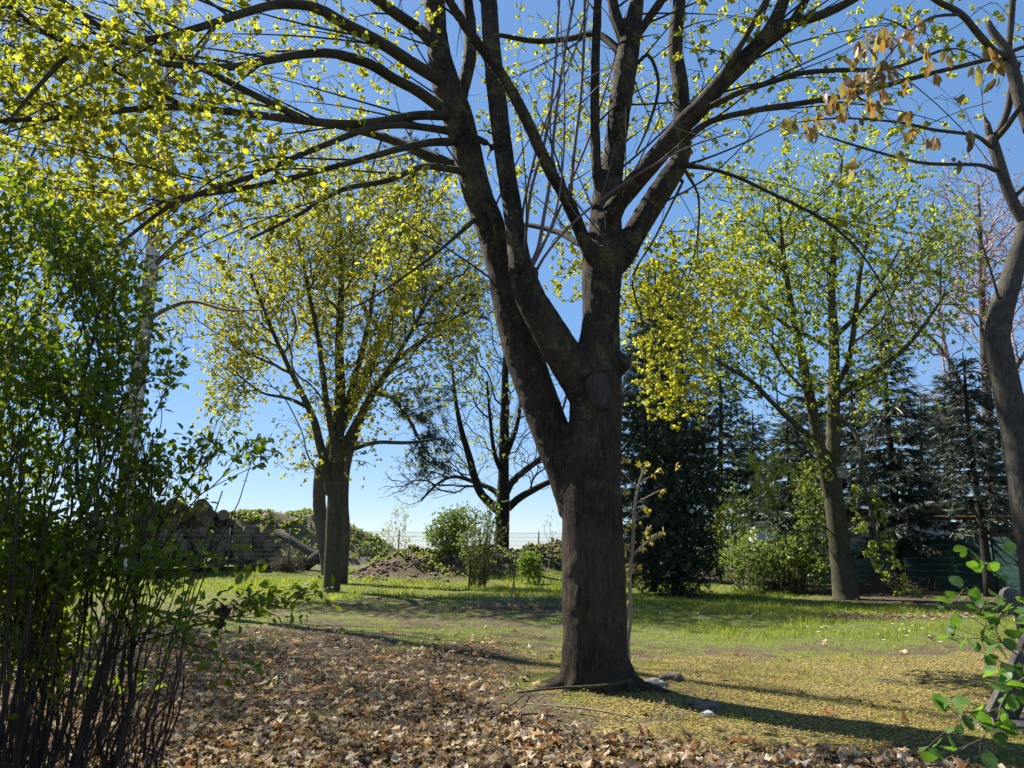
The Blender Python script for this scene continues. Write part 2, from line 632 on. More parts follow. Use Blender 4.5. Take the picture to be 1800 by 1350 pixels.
def leaf_mat(name, cols, trans=.55, tcol=1.6, rough=.45, gloss=.025, tshift=(1.0, 1.0, .6)):
    """Thin leaf: diffuse + translucent, colour varied leaf by leaf."""
    m, nt, out = new_mat(name); L = nt.links.new
    geo = N_(nt, 'ShaderNodeNewGeometry'); oi = N_(nt, 'ShaderNodeObjectInfo')
    ad = N_(nt, 'ShaderNodeMath', operation='ADD'); fr = N_(nt, 'ShaderNodeMath', operation='FRACT')
    L(geo.outputs['Random Per Island'], ad.inputs[0]); L(oi.outputs['Random'], ad.inputs[1]); L(ad.outputs[0], fr.inputs[0])
    k = len(cols)
    rp = ramp(nt, [(i / max(1, k - 1), c) for i, c in enumerate(cols)])
    L(fr.outputs[0], rp.inputs[0])
    dif = N_(nt, 'ShaderNodeBsdfDiffuse'); tr = N_(nt, 'ShaderNodeBsdfTranslucent')
    mul = N_(nt, 'ShaderNodeMix', data_type='RGBA', blend_type='MULTIPLY'); mul.inputs[0].default_value = 1
    L(rp.outputs[0], dif.inputs['Color'])
    L(rp.outputs[0], mul.inputs[6]); mul.inputs[7].default_value = (tcol * tshift[0], tcol * tshift[1], tcol * tshift[2], 1)
    L(mul.outputs[2], tr.inputs['Color'])
    mx = N_(nt, 'ShaderNodeMixShader'); mx.inputs[0].default_value = trans
    L(dif.outputs[0], mx.inputs[1]); L(tr.outputs[0], mx.inputs[2])
    gl = N_(nt, 'ShaderNodeBsdfGlossy'); gl.inputs['Roughness'].default_value = rough
    gl.inputs['Color'].default_value = (1, 1, 1, 1)
    m2 = N_(nt, 'ShaderNodeMixShader'); m2.inputs[0].default_value = gloss
    L(mx.outputs[0], m2.inputs[1]); L(gl.outputs[0], m2.inputs[2]); L(m2.outputs[0], out.inputs[0])
    return m


def bark_mat(name, dark, light, scale=6.0, stretch=.25, bump=.6, lichen=None, moss=None, lichen_amt=.5, rough=.9):
    m, nt, out = new_mat(name); L = nt.links.new
    geo = N_(nt, 'ShaderNodeNewGeometry')
    mp = N_(nt, 'ShaderNodeMapping'); mp.inputs['Scale'].default_value = (scale, scale, scale * stretch)
    L(geo.outputs['Position'], mp.inputs[0])
    n1 = N_(nt, 'ShaderNodeTexNoise'); n1.inputs['Scale'].default_value = 3.0; n1.inputs['Detail'].default_value = 8; n1.inputs['Roughness'].default_value = .65
    L(mp.outputs[0], n1.inputs['Vector'])
    n2 = N_(nt, 'ShaderNodeTexNoise'); n2.inputs['Scale'].default_value = 1.3; n2.inputs['Detail'].default_value = 4
    L(geo.outputs['Position'], n2.inputs['Vector'])
    mixn = N_(nt, 'ShaderNodeMath', operation='ADD'); L(n1.outputs[0], mixn.inputs[0]); L(n2.outputs[0], mixn.inputs[1])
    mpf = N_(nt, 'ShaderNodeMapping'); mpf.inputs['Scale'].default_value = (70, 70, 70 * stretch * .45)
    L(geo.outputs['Position'], mpf.inputs[0])
    n3 = N_(nt, 'ShaderNodeTexNoise'); n3.inputs['Scale'].default_value = 1.0; n3.inputs['Detail'].default_value = 4; n3.inputs['Roughness'].default_value = .7
    L(mpf.outputs[0], n3.inputs['Vector'])
    rp = ramp(nt, [(.38, dark), (.63, light)])
    mix3 = N_(nt, 'ShaderNodeMath', operation='MULTIPLY_ADD'); mix3.inputs[1].default_value = 1.4; L(n3.outputs[0], mix3.inputs[0]); L(mixn.outputs[0], mix3.inputs[2])
    half = N_(nt, 'ShaderNodeMath', operation='MULTIPLY'); half.inputs[1].default_value = 1 / 3.4
    L(mix3.outputs[0], half.inputs[0]); L(half.outputs[0], rp.inputs[0])
    col = rp.outputs[0]

    def patch(col, colour, sc, lo, hi, det=3, seedv=0):
        nn = N_(nt, 'ShaderNodeTexNoise'); nn.inputs['Scale'].default_value = sc; nn.inputs['Detail'].default_value = det
        nn.noise_dimensions = '4D'; nn.inputs['W'].default_value = seedv
        L(geo.outputs['Position'], nn.inputs['Vector'])
        rr = ramp(nt, [(lo, (0, 0, 0)), (hi, (1, 1, 1))]); L(nn.outputs[0], rr.inputs[0])
        fine = N_(nt, 'ShaderNodeTexNoise'); fine.inputs['Scale'].default_value = 40; fine.inputs['Detail'].default_value = 3
        L(geo.outputs['Position'], fine.inputs['Vector'])
        fr = ramp(nt, [(.42, (.15, .15, .15)), (.6, (1, 1, 1))]); L(fine.outputs[0], fr.inputs[0])
        mm = N_(nt, 'ShaderNodeMath', operation='MULTIPLY'); L(rr.outputs[0], mm.inputs[0]); L(fr.outputs[0], mm.inputs[1])
        sz_ = N_(nt, 'ShaderNodeSeparateXYZ'); L(geo.outputs['Position'], sz_.inputs[0])
        mr = N_(nt, 'ShaderNodeMapRange'); mr.inputs['From Min'].default_value = 1.2; mr.inputs['From Max'].default_value = 3.4; mr.inputs['To Min'].default_value = .35 * lichen_amt; mr.inputs['To Max'].default_value = lichen_amt
        L(sz_.outputs['Z'], mr.inputs['Value'])
        ma = N_(nt, 'ShaderNodeMath', operation='MULTIPLY'); L(mr.outputs[0], ma.inputs[1]); L(mm.outputs[0], ma.inputs[0])
        mx = N_(nt, 'ShaderNodeMix', data_type='RGBA'); L(ma.outputs[0], mx.inputs[0]); L(col, mx.inputs[6]); mx.inputs[7].default_value = (*colour, 1)
        return mx.outputs[2]
    if moss: col = patch(col, moss, 2.2, .5, .62, 4, 3.1)
    if lichen:
        col = patch(col, lichen, 5.5, .56, .63, 2, 9.7)
        col = patch(col, lichen, 13, .60, .66, 2, 1.7)
    bs = N_(nt, 'ShaderNodeBsdfPrincipled'); bs.inputs['Roughness'].default_value = rough
    bs.inputs['Specular IOR Level'].default_value = .2
    L(col, bs.inputs['Base Color'])
    bp = N_(nt, 'ShaderNodeBump'); bp.inputs['Strength'].default_value = bump; bp.inputs['Distance'].default_value = .03
    L(mix3.outputs[0], bp.inputs['Height']); L(bp.outputs[0], bs.inputs['Normal'])
    L(bs.outputs[0], out.inputs[0])
    return m


def plain_mat(name, c1, c2, scale=8, rough=.8, bump=.2, metallic=0, stretch=(1, 1, 1), spec=.3):
    m, nt, out = new_mat(name); L = nt.links.new
    geo = N_(nt, 'ShaderNodeNewGeometry'); oi = N_(nt, 'ShaderNodeObjectInfo')
    mp = N_(nt, 'ShaderNodeMapping'); mp.inputs['Scale'].default_value = stretch
    L(geo.outputs['Position'], mp.inputs[0])
    n1 = N_(nt, 'ShaderNodeTexNoise'); n1.inputs['Scale'].default_value = scale; n1.inputs['Detail'].default_value = 6
    L(mp.outputs[0], n1.inputs['Vector'])
    ad = N_(nt, 'ShaderNodeMath', operation='MULTIPLY_ADD'); ad.inputs[1].default_value = .25
    L(oi.outputs['Random'], ad.inputs[0]); L(n1.outputs[0], ad.inputs[2])
    rp = ramp(nt, [(.35, c1), (.85, c2)]); L(ad.outputs[0], rp.inputs[0])
    bs = N_(nt, 'ShaderNodeBsdfPrincipled'); bs.inputs['Roughness'].default_value = rough; bs.inputs['Metallic'].default_value = metallic
    bs.inputs['Specular IOR Level'].default_value = spec
    L(rp.outputs[0], bs.inputs['Base Color'])
    bp = N_(nt, 'ShaderNodeBump'); bp.inputs['Strength'].default_value = bump; bp.inputs['Distance'].default_value = .02
    L(n1.outputs[0], bp.inputs['Height']); L(bp.outputs[0], bs.inputs['Normal'])
    L(bs.outputs[0], out.inputs[0])
    return m


MAT = {}
MAT['maple_bark'] = bark_mat('maple_bark', (.007, .005, .0034), (.118, .084, .054), 7, .22, 1.0, lichen=(.17, .15, .055), moss=(.006, .006, .004), lichen_amt=.8)
MAT['branch_bark'] = bark_mat('branch_bark', (.020, .017, .012), (.095, .080, .052), 9, 1, .4, lichen=(.15, .135, .05), lichen_amt=.4)
MAT['green_bark'] = bark_mat('green_bark', (.028, .025, .014), (.10, .088, .05), 7, .3, .5, lichen=(.16, .145, .045), lichen_amt=.7)
MAT['dark_bark'] = bark_mat('dark_bark', (.012, .010, .008), (.045, .038, .03), 8, .3, .6)
MAT['pine_bark'] = bark_mat('pine_bark', (.045, .035, .03), (.15, .12, .10), 7, .35, .7)
MAT['grey_bark'] = bark_mat('grey_bark', (.035, .03, .024), (.11, .095, .074), 8, .6, .5, lichen=(.2, .19, .09), lichen_amt=.3)
MAT['twig_pink'] = plain_mat('twig_pink', (.24, .15, .14), (.42, .29, .27), 3)
MAT['twig_brown'] = plain_mat('twig_brown', (.07, .045, .03), (.17, .12, .08), 5)
MAT['shoot'] = plain_mat('shoot', (.085, .062, .058), (.19, .145, .13), 6)
MAT['maple_leaf'] = leaf_mat('maple_leaf', [(.22, .24, .02), (.34, .35, .03), (.27, .31, .03), (.50, .43, .04), (.17, .21, .03), (.38, .33, .06)], .6, 1.4)
MAT['maple_leaf_mid'] = leaf_mat('maple_leaf_mid', [(.28, .30, .04), (.38, .36, .05), (.24, .27, .05), (.48, .42, .05), (.36, .31, .09), (.20, .22, .05)], .55, 1.4)
MAT['maple_leaf_green'] = leaf_mat('maple_leaf_green', [(.22, .29, .035), (.30, .35, .04), (.18, .26, .04), (.34, .36, .05), (.36, .33, .07)], .55, 1.35)
MAT['bush_leaf'] = leaf_mat('bush_leaf', [(.055, .09, .010), (.095, .14, .013), (.065, .10, .012), (.16, .20, .02)], .6, 2.3, .4, .02, (1.05, 1.0, .3))
MAT['round_leaf'] = leaf_mat('round_leaf', [(.07, .14, .025), (.10, .19, .03), (.06, .12, .03)], .5, 1.9, .5, .02, (1, 1, .4))
MAT['shrub_leaf'] = leaf_mat('shrub_leaf', [(.12, .19, .035), (.19, .26, .045), (.09, .15, .035), (.24, .30, .05)], .5, 1.4)
MAT['lime_leaf'] = leaf_mat('lime_leaf', [(.30, .36, .06), (.38, .42, .08), (.26, .32, .06)], .5, 1.3)
MAT['birch_leaf'] = leaf_mat('birch_leaf', [(.26, .30, .10), (.34, .36, .13), (.22, .26, .09), (.30, .28, .14)], .5, 1.3)
MAT['red_leaf'] = leaf_mat('red_leaf', [(.20, .09, .035), (.26, .15, .04), (.14, .07, .03), (.24, .18, .05), (.22, .20, .06)], .5, 1.7)
MAT['sap_leaf'] = leaf_mat('sap_leaf', [(.36, .27, .06), (.44, .33, .07), (.40, .34, .07), (.34, .20, .06)], .5, 1.4)
MAT['conifer'] = leaf_mat('conifer', [(.014, .03, .016), (.022, .042, .022), (.012, .026, .016)], .15, 1.2, .5, .05)
MAT['thuja'] = leaf_mat('thuja', [(.010, .022, .010), (.02, .038, .014), (.035, .058, .02)], .2, 1.3, .5, .04)
MAT['blue_spruce'] = leaf_mat('blue_spruce', [(.06, .085, .06), (.09, .12, .08), (.04, .06, .042), (.12, .145, .085)], .2, 1.2, .5, .05)
MAT['green_spruce'] = leaf_mat('green_spruce', [(.018, .03, .02), (.035, .055, .032), (.065, .085, .05)], .2, 1.2, .5, .05)
MAT['pine_needle'] = leaf_mat('pine_needle', [(.028, .042, .03), (.045, .06, .042), (.02, .032, .024)], .2, 1.2, .5, .04)
MAT['grass'] = leaf_mat('grass', [(.11, .17, .022), (.16, .22, .03), (.09, .145, .02), (.23, .25, .05), (.34, .30, .10)], .5, 1.7, .5, .012, (1.05, 1, .35))
MAT['mound_grass'] = leaf_mat('mound_grass', [(.13, .19, .035), (.19, .24, .055), (.22, .20, .09), (.11, .17, .035)], .5, 1.5)
MAT['petal'] = leaf_mat('petal', [(.48, .38, .09), (.60, .48, .12), (.36, .31, .07), (.24, .16, .065), (.34, .24, .12), (.10, .07, .035)], .4, 1.1, .5, .005)
MAT['dead_leaf'] = leaf_mat('dead_leaf', [(.48, .36, .21), (.11, .07, .042), (.60, .48, .32), (.20, .115, .06), (.06, .045, .035), (.36, .17, .065), (.08, .06, .045), (.70, .57, .40), (.04, .03, .024), (.46, .34, .20), (.15, .095, .06), (.34, .27, .17)], .32, 1.2, .55, .012, (1.05, .92, .6))

# ------------------------------------------------------------------ ground
def ground_mat():
    m, nt, out = new_mat('ground'); L = nt.links.new
    geo = N_(nt, 'ShaderNodeNewGeometry')
    at_ = N_(nt, 'ShaderNodeAttribute', attribute_name='cover')
    sep = N_(nt, 'ShaderNodeSeparateColor'); L(at_.outputs['Color'], sep.inputs[0])

    def noise(sc, det=6, ro=.6):
        n = N_(nt, 'ShaderNodeTexNoise'); n.inputs['Scale'].default_value = sc; n.inputs['Detail'].default_value = det; n.inputs['Roughness'].default_value = ro
        L(geo.outputs['Position'], n.inputs['Vector']); return n
    nf, nm, nl = noise(38, 6), noise(6), noise(1.1)
    soil = ramp(nt, [(.34, (.028, .020, .014)), (.5, (.085, .060, .040)), (.66, (.19, .14, .095))]); L(nf.outputs[0], soil.inputs[0])
    moss = ramp(nt, [(.35, (.05, .07, .015)), (.52, (.11, .135, .028)), (.68, (.19, .19, .06))]); L(nf.outputs[0], moss.inputs[0])
    litter = ramp(nt, [(.36, (.018, .013, .010)), (.5, (.06, .042, .028)), (.66, (.16, .115, .075))]); L(nf.outputs[0], litter.inputs[0])

    def mix(fac, a, b):
        x = N_(nt, 'ShaderNodeMix', data_type='RGBA'); L(fac, x.inputs[0]); L(a, x.inputs[6]); L(b, x.inputs[7]); return x.outputs[2]

    def gate(src, nz, amp=.9):
        a = N_(nt, 'ShaderNodeMath', operation='SUBTRACT'); L(nz.outputs[0], a.inputs[0]); a.inputs[1].default_value = .5
        b = N_(nt, 'ShaderNodeMath', operation='MULTIPLY_ADD'); L(a.outputs[0], b.inputs[0]); b.inputs[1].default_value = amp * 2; L(src, b.inputs[2])
        r = ramp(nt, [(.35, (0, 0, 0)), (.65, (1, 1, 1))]); L(b.outputs[0], r.inputs[0]); return r.outputs[0]
    c = mix(gate(sep.outputs[0], nm), soil.outputs[0], moss.outputs[0])
    pet = ramp(nt, [(.38, (.03, .024, .012)), (.5, (.14, .11, .042)), (.64, (.36, .285, .095))]); L(nf.outputs[0], pet.inputs[0])
    c = mix(gate(sep.outputs[1], nl, 1.3), c, pet.outputs[0])
    c = mix(gate(sep.outputs[2], nm, .6), c, litter.outputs[0])
    bs = N_(nt, 'ShaderNodeBsdfPrincipled'); bs.inputs['Roughness'].default_value = .95; bs.inputs['Specular IOR Level'].default_value = .1
    L(c, bs.inputs['Base Color'])
    bp = N_(nt, 'ShaderNodeBump'); bp.inputs['Strength'].default_value = .8; bp.inputs['Distance'].default_value = .03
    L(nf.outputs[0], bp.inputs['Height']); L(bp.outputs[0], bs.inputs['Normal'])
    L(bs.outputs[0], out.inputs[0])
    return m


def build_ground():
    u = np.linspace(-1, 1, 211); v = np.linspace(-.28, 1, 290)
    gx = 14 * u + 500 * np.sign(u) * np.abs(u) ** 7
    gy = 33 * v + 700 * np.sign(v) * np.abs(v) ** 9
    X, Y = np.meshgrid(gx, gy)
    Z = terrain(X, Y)
    V = np.stack([X, Y, Z], -1).reshape(-1, 3)
    nx = len(gx); i = np.arange(len(gy) - 1)[:, None] * nx; j = np.arange(nx - 1)[None]
    Q = np.stack([i + j, i + j + 1, i + nx + j + 1, i + nx + j], -1).reshape(-1, 4)
    me = np_mesh('ground', V, None, Q, [ground_mat()], True)
    x, y = X.ravel(), Y.ravel()
    b = berm(x, y)
    g = np.clip(.25 + .75 * grass_mask(x, y), 0, 1) * (1 - sstep(.08, .35, b) * .8)
    g = np.where(y > 40, 1, g)
    col = np.stack([g, petal_mask(x, y) * .85, litter_mask(x, y), np.ones_like(x)], -1)
    a = me.color_attributes.new('cover', 'FLOAT_COLOR', 'POINT')
    a.data.foreach_set('color', col.astype(np.float32).ravel())
    o = add_obj('ground', me)
    return tag(o, kind='structure', label='park ground of soil, moss and thin lawn')


ground = build_ground()


def sample_ground(n, y0, y1, mask, power=1.0, side=1.4, rg=rng):
    """Points over the lawn, thinning with distance like y ** -POWER; kept with probability MASK."""
    u = rg.random(n)
    if power == 1: y = y0 * (y1 / y0) ** u
    else:
        k = 1 - power; y = (y0 ** k + u * (y1 ** k - y0 ** k)) ** (1 / k)
    x = (rg.random(n) * 2 - 1) * (.76 * y + side)
    keep = rg.random(n) < mask(x, y)
    x, y = x[keep], y[keep]
    return x, y, terrain(x, y)


# grass blades
def build_grass():
    def m(x, y): return grass_mask(x, y) ** 1.2
    x, y, z = sample_ground(330000, 4.6, 34, m, .9)
    n = len(x)
    far = np.clip((y - 8) / 20, 0, 1)
    lush = sstep(.45, .85, grass_mask(x, y)) * (.5 + fnoise(x * 1.3, y * 1.3, 77))
    h = (.022 + .038 * rng.random(n)) * (.5 + 1.3 * lush ** 2) * (1 + .8 * far)
    w = .0022 + .0075 * far
    a = rng.random(n) * 2 * np.pi
    lean = rng.normal(0, .35, (n, 2)) * h[:, None]
    sx_, sy_ = np.cos(a) * w, np.sin(a) * w
    B = np.stack([x, y, z - .004], -1)
    s = np.stack([sx_, sy_, np.zeros(n)], -1)
    mid = B + np.stack([lean[:, 0] * .4, lean[:, 1] * .4, h * .6], -1)
    top = B + np.stack([lean[:, 0] * 1.3, lean[:, 1] * 1.3, h], -1)
    V = np.stack([B - s, B + s, mid + s * .8, mid - s * .8, top], 1).reshape(-1, 3)
    k = np.arange(n)[:, None] * 5
    mb = MB(); mb.add(V, k + np.array([[3, 2, 4]]), k + np.array([[0, 1, 2, 3]]))
    o = mb.build('grass', MAT['grass'])
    tag(o, 'patchy spring grass of the lawn around the trees', 'grass', kind='stuff')


build_grass()


# yellow-green fallen maple blossom on the moss
def build_petals():
    x, y, z = sample_ground(105000, 4.4, 13, lambda x, y: petal_mask(x, y) * (.12 + .9 * sstep(.38, .62, fnoise(x * 1.2, y * 1.2, 55, 4))) + .06 + .22 * litter_mask(x, y), 1.0)
    n = len(x)
    P = np.stack([x, y, z + .006 + .012 * rng.random(n) + .04 * litter_mask(x, y)], -1)
    A, B, N = frames(np.stack([np.cos(x * 99), np.sin(x * 99), rng.normal(0, .3, n)], -1), unit(rng.normal(0, .45, (n, 3)) + [0, 0, 1]))
    tm = (np.array([[-.5, -.1, 0], [0, -.32, .06], [.5, .1, 0], [0, .3, .1]]), np.zeros((0, 3), int), np.array([[0, 1, 2, 3]]))
    mb = MB(); mb.add(*scatter_arrays(tm, P, A, B, N, .012 + .014 * rng.random(n)))
    o = mb.build('fallen_blossom', MAT['petal'])
    tag(o, 'fallen yellow-green maple blossom strewn over mossy ground', 'blossom', kind='stuff')


build_petals()


# dead leaves
def build_litter():
    xa, ya, _ = sample_ground(40000, 3.6, 14, lambda x, y: litter_mask(x, y) * (.30 + .95 * fnoise(x * 1.6, y * 1.6, 61)), 1.15, .9)
    xb, yb, _ = sample_ground(9000, 4.6, 27, lambda x, y: litter_mask(x, y) * .8 + .07 + .14 * sstep(.52, .75, fnoise(x * .9, y * .9, 63)), .8)
    xc = rng.normal(7.6, 2.0, 500); yc = rng.normal(14.2, .4, 500)
    xd = rng.normal(.2, 1.9, 380); yd = rng.normal(16, .25, 380)
    x = np.concatenate([xa, xb, xc, xd]); y = np.concatenate([ya, yb, yc, yd])
    ok = (x - MAPLE_X) ** 2 + (y - MAPLE_Y) ** 2 > .42 ** 2
    x, y = x[ok], y[ok]
    n = len(x)
    lm = litter_mask(x, y)
    P = np.stack([x, y, terrain(x, y) + (.002 + .04 * rng.random(n)) * (.3 + lm)], -1)
    tilt = .15 + .7 * rng.random((n, 1)) ** 2.5
    N = unit(rng.normal(0, 1, (n, 3)) * tilt + [0, 0, 1])
    A = np.stack([np.cos(x * 57 + y * 31), np.sin(x * 57 + y * 31), rng.normal(0, .1, n)], -1)
    S = (.028 + .08 * rng.random(n) ** 2.1)
    tms = [t_dead(100 + i) for i in range(10)]
    o = foliage(ground, 'dead_leaf', 'leaf_litter', tms, P, A, N, S, MAT['dead_leaf'], 300, mass_tms=[t_dead(100 + i, 9) for i in range(10)])


build_litter()

# ------------------------------------------------------------------ the big forked maple
BIG = {}
Y0 = MAPLE_Y


def build_big_maple():
    root = empty('maple_tree', (MAPLE_X, MAPLE_Y, tz(MAPLE_X, MAPLE_Y)),
                 'big forked maple with thick lichened trunk and a sawn limb stub', 'tree')
    TR = dict(
        trunk=[(1047, 1232, Y0, 70), (1046, 1205, Y0, 63), (1045, 1160, Y0, 58), (1045, 1080, Y0, 57), (1043, 1000, Y0, 56.5), (1041, 920, Y0, 54), (1040, 840, Y0, 51),
               (1045, 770, Y0, 47), (1048, 700, Y0, 46), (1052, 630, Y0, 40), (1056, 560, Y0, 33), (1058, 490, Y0 + .03, 35), (1062, 440, Y0 + .05, 39)],
        a=[(1015, 900, Y0 + .05, 34), (995, 830, Y0 + .1, 34), (965, 750, Y0 + .2, 34), (936, 670, Y0 + .3, 34), (913, 600, Y0 + .38, 33), (896, 530, Y0 + .45, 31), (884, 470, Y0 + .5, 29),
           (862, 400, Y0 + .55, 27), (841, 345, Y0 + .6, 26), (821, 267, Y0 + .65, 26), (803, 200, Y0 + .7, 27), (782, 140, Y0 + .75, 25), (770, 83, Y0 + .8, 20), (763, 0, Y0 + .9, 19), (755, -120, Y0 + 1.0, 17), (735, -300, Y0 + 1.2, 13)],
        b=[(1035, 700, Y0, 34), (1000, 640, Y0 - .05, 33), (968, 585, Y0 - .12, 31), (938, 535, Y0 - .18, 28), (922, 495, Y0 - .19, 25), (913, 455, Y0 - .17, 20), (908, 420, Y0 - .12, 18)],
        a2=[(918, 480, Y0 - .18, 21), (908, 420, Y0 - .12, 18), (901, 370, Y0 - .06, 17.5), (893, 320, Y0, 17), (883, 250, Y0 + .1, 17), (873, 167, Y0 + .2, 17), (863, 67, Y0 + .3, 16), (858, -40, Y0 + .4, 14), (850, -220, Y0 + .6, 10)],
        a3=[(800, 230, Y0 + .8, 14), (813, 160, Y0 + .95, 12), (826, 100, Y0 + 1.05, 12), (826, 40, Y0 + 1.15, 11), (820, -40, Y0 + 1.2, 9), (830, -200, Y0 + 1.3, 6)],
        c2=[(1062, 455, Y0 + .05, 36), (1064, 400, Y0 + .1, 29), (1068, 340, Y0 + .12, 26), (1077, 290, Y0 + .15, 20), (1088, 200, Y0 + .2, 20), (1103, 100, Y0 + .25, 20), (1117, 17, Y0 + .3, 14), (1128, -80, Y0 + .35, 12), (1140, -260, Y0 + .4, 8)],
        e=[(1066, 360, Y0 + .1, 13), (1050, 310, Y0 + .02, 10), (1046, 200, Y0, 9), (1047, 100, Y0 - .02, 8.5), (1051, 0, Y0 - .05, 8), (1054, -180, Y0 - .1, 5)],
        d=[(1048, 460, Y0 - .05, 20), (1028, 425, Y0 - .12, 13), (1000, 358, Y0 - .2, 12), (967, 300, Y0 - .3, 11.5), (920, 200, Y0 - .42, 11), (883, 133, Y0 - .5, 10.5), (840, 77, Y0 - .6, 10), (798, 15, Y0 - .7, 9), (760, -50, Y0 - .8, 8), (690, -190, Y0 - 1, 5)],
        g=[(1070, 390, Y0, 20), (1088, 355, Y0 - .08, 18), (1133, 300, Y0 - .2, 18), (1167, 260, Y0 - .3, 18), (1201, 218, Y0 - .38, 18), (1234, 186, Y0 - .45, 17), (1267, 147, Y0 - .52, 16), (1310, 103, Y0 - .6, 16), (1343, 67, Y0 - .66, 13), (1368, 25, Y0 - .72, 12), (1385, -20, Y0 - .8, 10), (1440, -160, Y0 - 1.1, 6)],
        h=[(1066, 470, Y0 + .1, 30), (1092, 446, Y0 + .15, 26), (1112, 415, Y0 + .22, 22), (1147, 358, Y0 + .35, 21), (1174, 316, Y0 + .45, 20), (1195, 280, Y0 + .55, 17), (1199, 220, Y0 + .6, 15), (1196, 150, Y0 + .65, 14), (1187, 83, Y0 + .7, 13), (1193, 10, Y0 + .75, 12), (1200, -90, Y0 + .8, 9), (1215, -250, Y0 + .9, 6)],
        f2=[(1098, 70, Y0 + .27, 13), (1084, 35, Y0 + .3, 11), (1076, 0, Y0 + .33, 10), (1068, -80, Y0 + .4, 8), (1050, -240, Y0 + .5, 5)],
        f3=[(1112, 75, Y0 + .2, 10), (1133, 43, Y0 + .12, 8), (1163, 0, Y0, 8), (1200, -60, Y0 - .1, 6), (1270, -200, Y0 - .3, 4)],
        g5=[(1320, 96, Y0 - .62, 12), (1353, 72, Y0 - .7, 10), (1387, 46, Y0 - .78, 9), (1413, 5, Y0 - .86, 8), (1450, -60, Y0 - .95, 6), (1560, -190, Y0 - 1.2, 4)])
    sk = Skel()
    thick = MB()
    seed = 0
    for nm, pix in TR.items():
        pts, rad = trace(pix, .07)
        seed += 1
        thick.tube(pts, rad, 22 if rad[0] > .1 else 14, True, rough=.035, seed=seed)
        sk.line(pts[::2], rad[::2], solid=True)
    base = at(1046, 1215, Y0)
    for az, ln, r in ((190, .45, .085), (345, .6, .10), (30, .5, .08), (95, .4, .08), (150, .5, .08), (225, .2, .07), (285, .12, .06), (320, .25, .07)):
        ca, sa = math.cos(math.radians(az)), math.sin(math.radians(az))
        pts = []
        for s, zz in ((.15, .34), (.25, .15), (.34, .03), (.34 + ln * .45, -.03), (.34 + ln, -.09)):
            x, y = MAPLE_X + ca * s, MAPLE_Y + sa * s
            pts.append([x, y, tz(x, y) + zz, r * (1 if s < .3 else .9 if s < .45 else .6 if s < .4 + ln * .9 else .25)])
        c = catmull(pts, .06)
        thick.tube(c[:, :3], c[:, 3], 10, True, rough=.12, seed=az)
    # callus lumps round the sawn stub and the forks
    for px, py, Y, hw in ((934, 480, Y0 - .24, 14), (904, 478, Y0 - .24, 11), (938, 496, Y0 - .22, 11), (1090, 640, Y0 - .1, 20), (1030, 655, Y0 - .22, 17), (1066, 452, Y0 - .1, 26), (776, 195, Y0 + .6, 16), (1010, 690, Y0 - .16, 14)):
        p = at(px, py, Y); r = hw * mpp(py, Y)
        thick.tube([p - [0, 0, r], p - [0, 0, r * .5], p, p + [0, 0, r * .5], p + [0, 0, r]], [r * .3, r * .85, r, r * .85, r * .3], 10)
    tmp = thick.build('trunk_tmp', MAT['maple_bark'])
    md = tmp.modifiers.new('r', 'REMESH'); md.mode = 'VOXEL'; md.voxel_size = .0158
    ms = tmp.modifiers.new('s', 'SMOOTH'); ms.factor = .5; ms.iterations = 16
    dg = bpy.context.evaluated_depsgraph_get()
    me = bpy.data.meshes.new_from_object(tmp.evaluated_get(dg))
    bpy.data.objects.remove(tmp)
    n = len(me.vertices); co = np.zeros(n * 3, np.float32); me.vertices.foreach_get('co', co); co = co.reshape(-1, 3)
    no = np.zeros(n * 3, np.float32); me.vertices.foreach_get('normal', no); no = no.reshape(-1, 3)
    aa = np.arctan2(co[:, 1] - MAPLE_Y, co[:, 0] - MAPLE_X)
    d = .010 * (fnoise(aa * 9 + 40, co[:, 2] * 1.6 + 10, 91) - .5) * 2 * sstep(3.4, 1.0, co[:, 2]) if False else .007 * (fnoise(co[:, 0] * 16 + co[:, 1] * 11 + 40, co[:, 2] * 3 + 10, 91) - .5) - .006 * sstep(.5, .62, fnoise(co[:, 0] * 34 + co[:, 1] * 25 + 80, co[:, 2] * 5 + co[:, 0] * 3, 95))
    co = co + no * d[:, None]
    me.vertices.foreach_set('co', (co - world_origin(root)).astype(np.float32).ravel())
    me.polygons.foreach_set('use_smooth', np.ones(len(me.polygons), bool))
    me.name = 'trunk'; me.materials.clear(); me.materials.append(MAT['maple_bark']); me.update()
    trunk = add_obj('trunk', me, root)

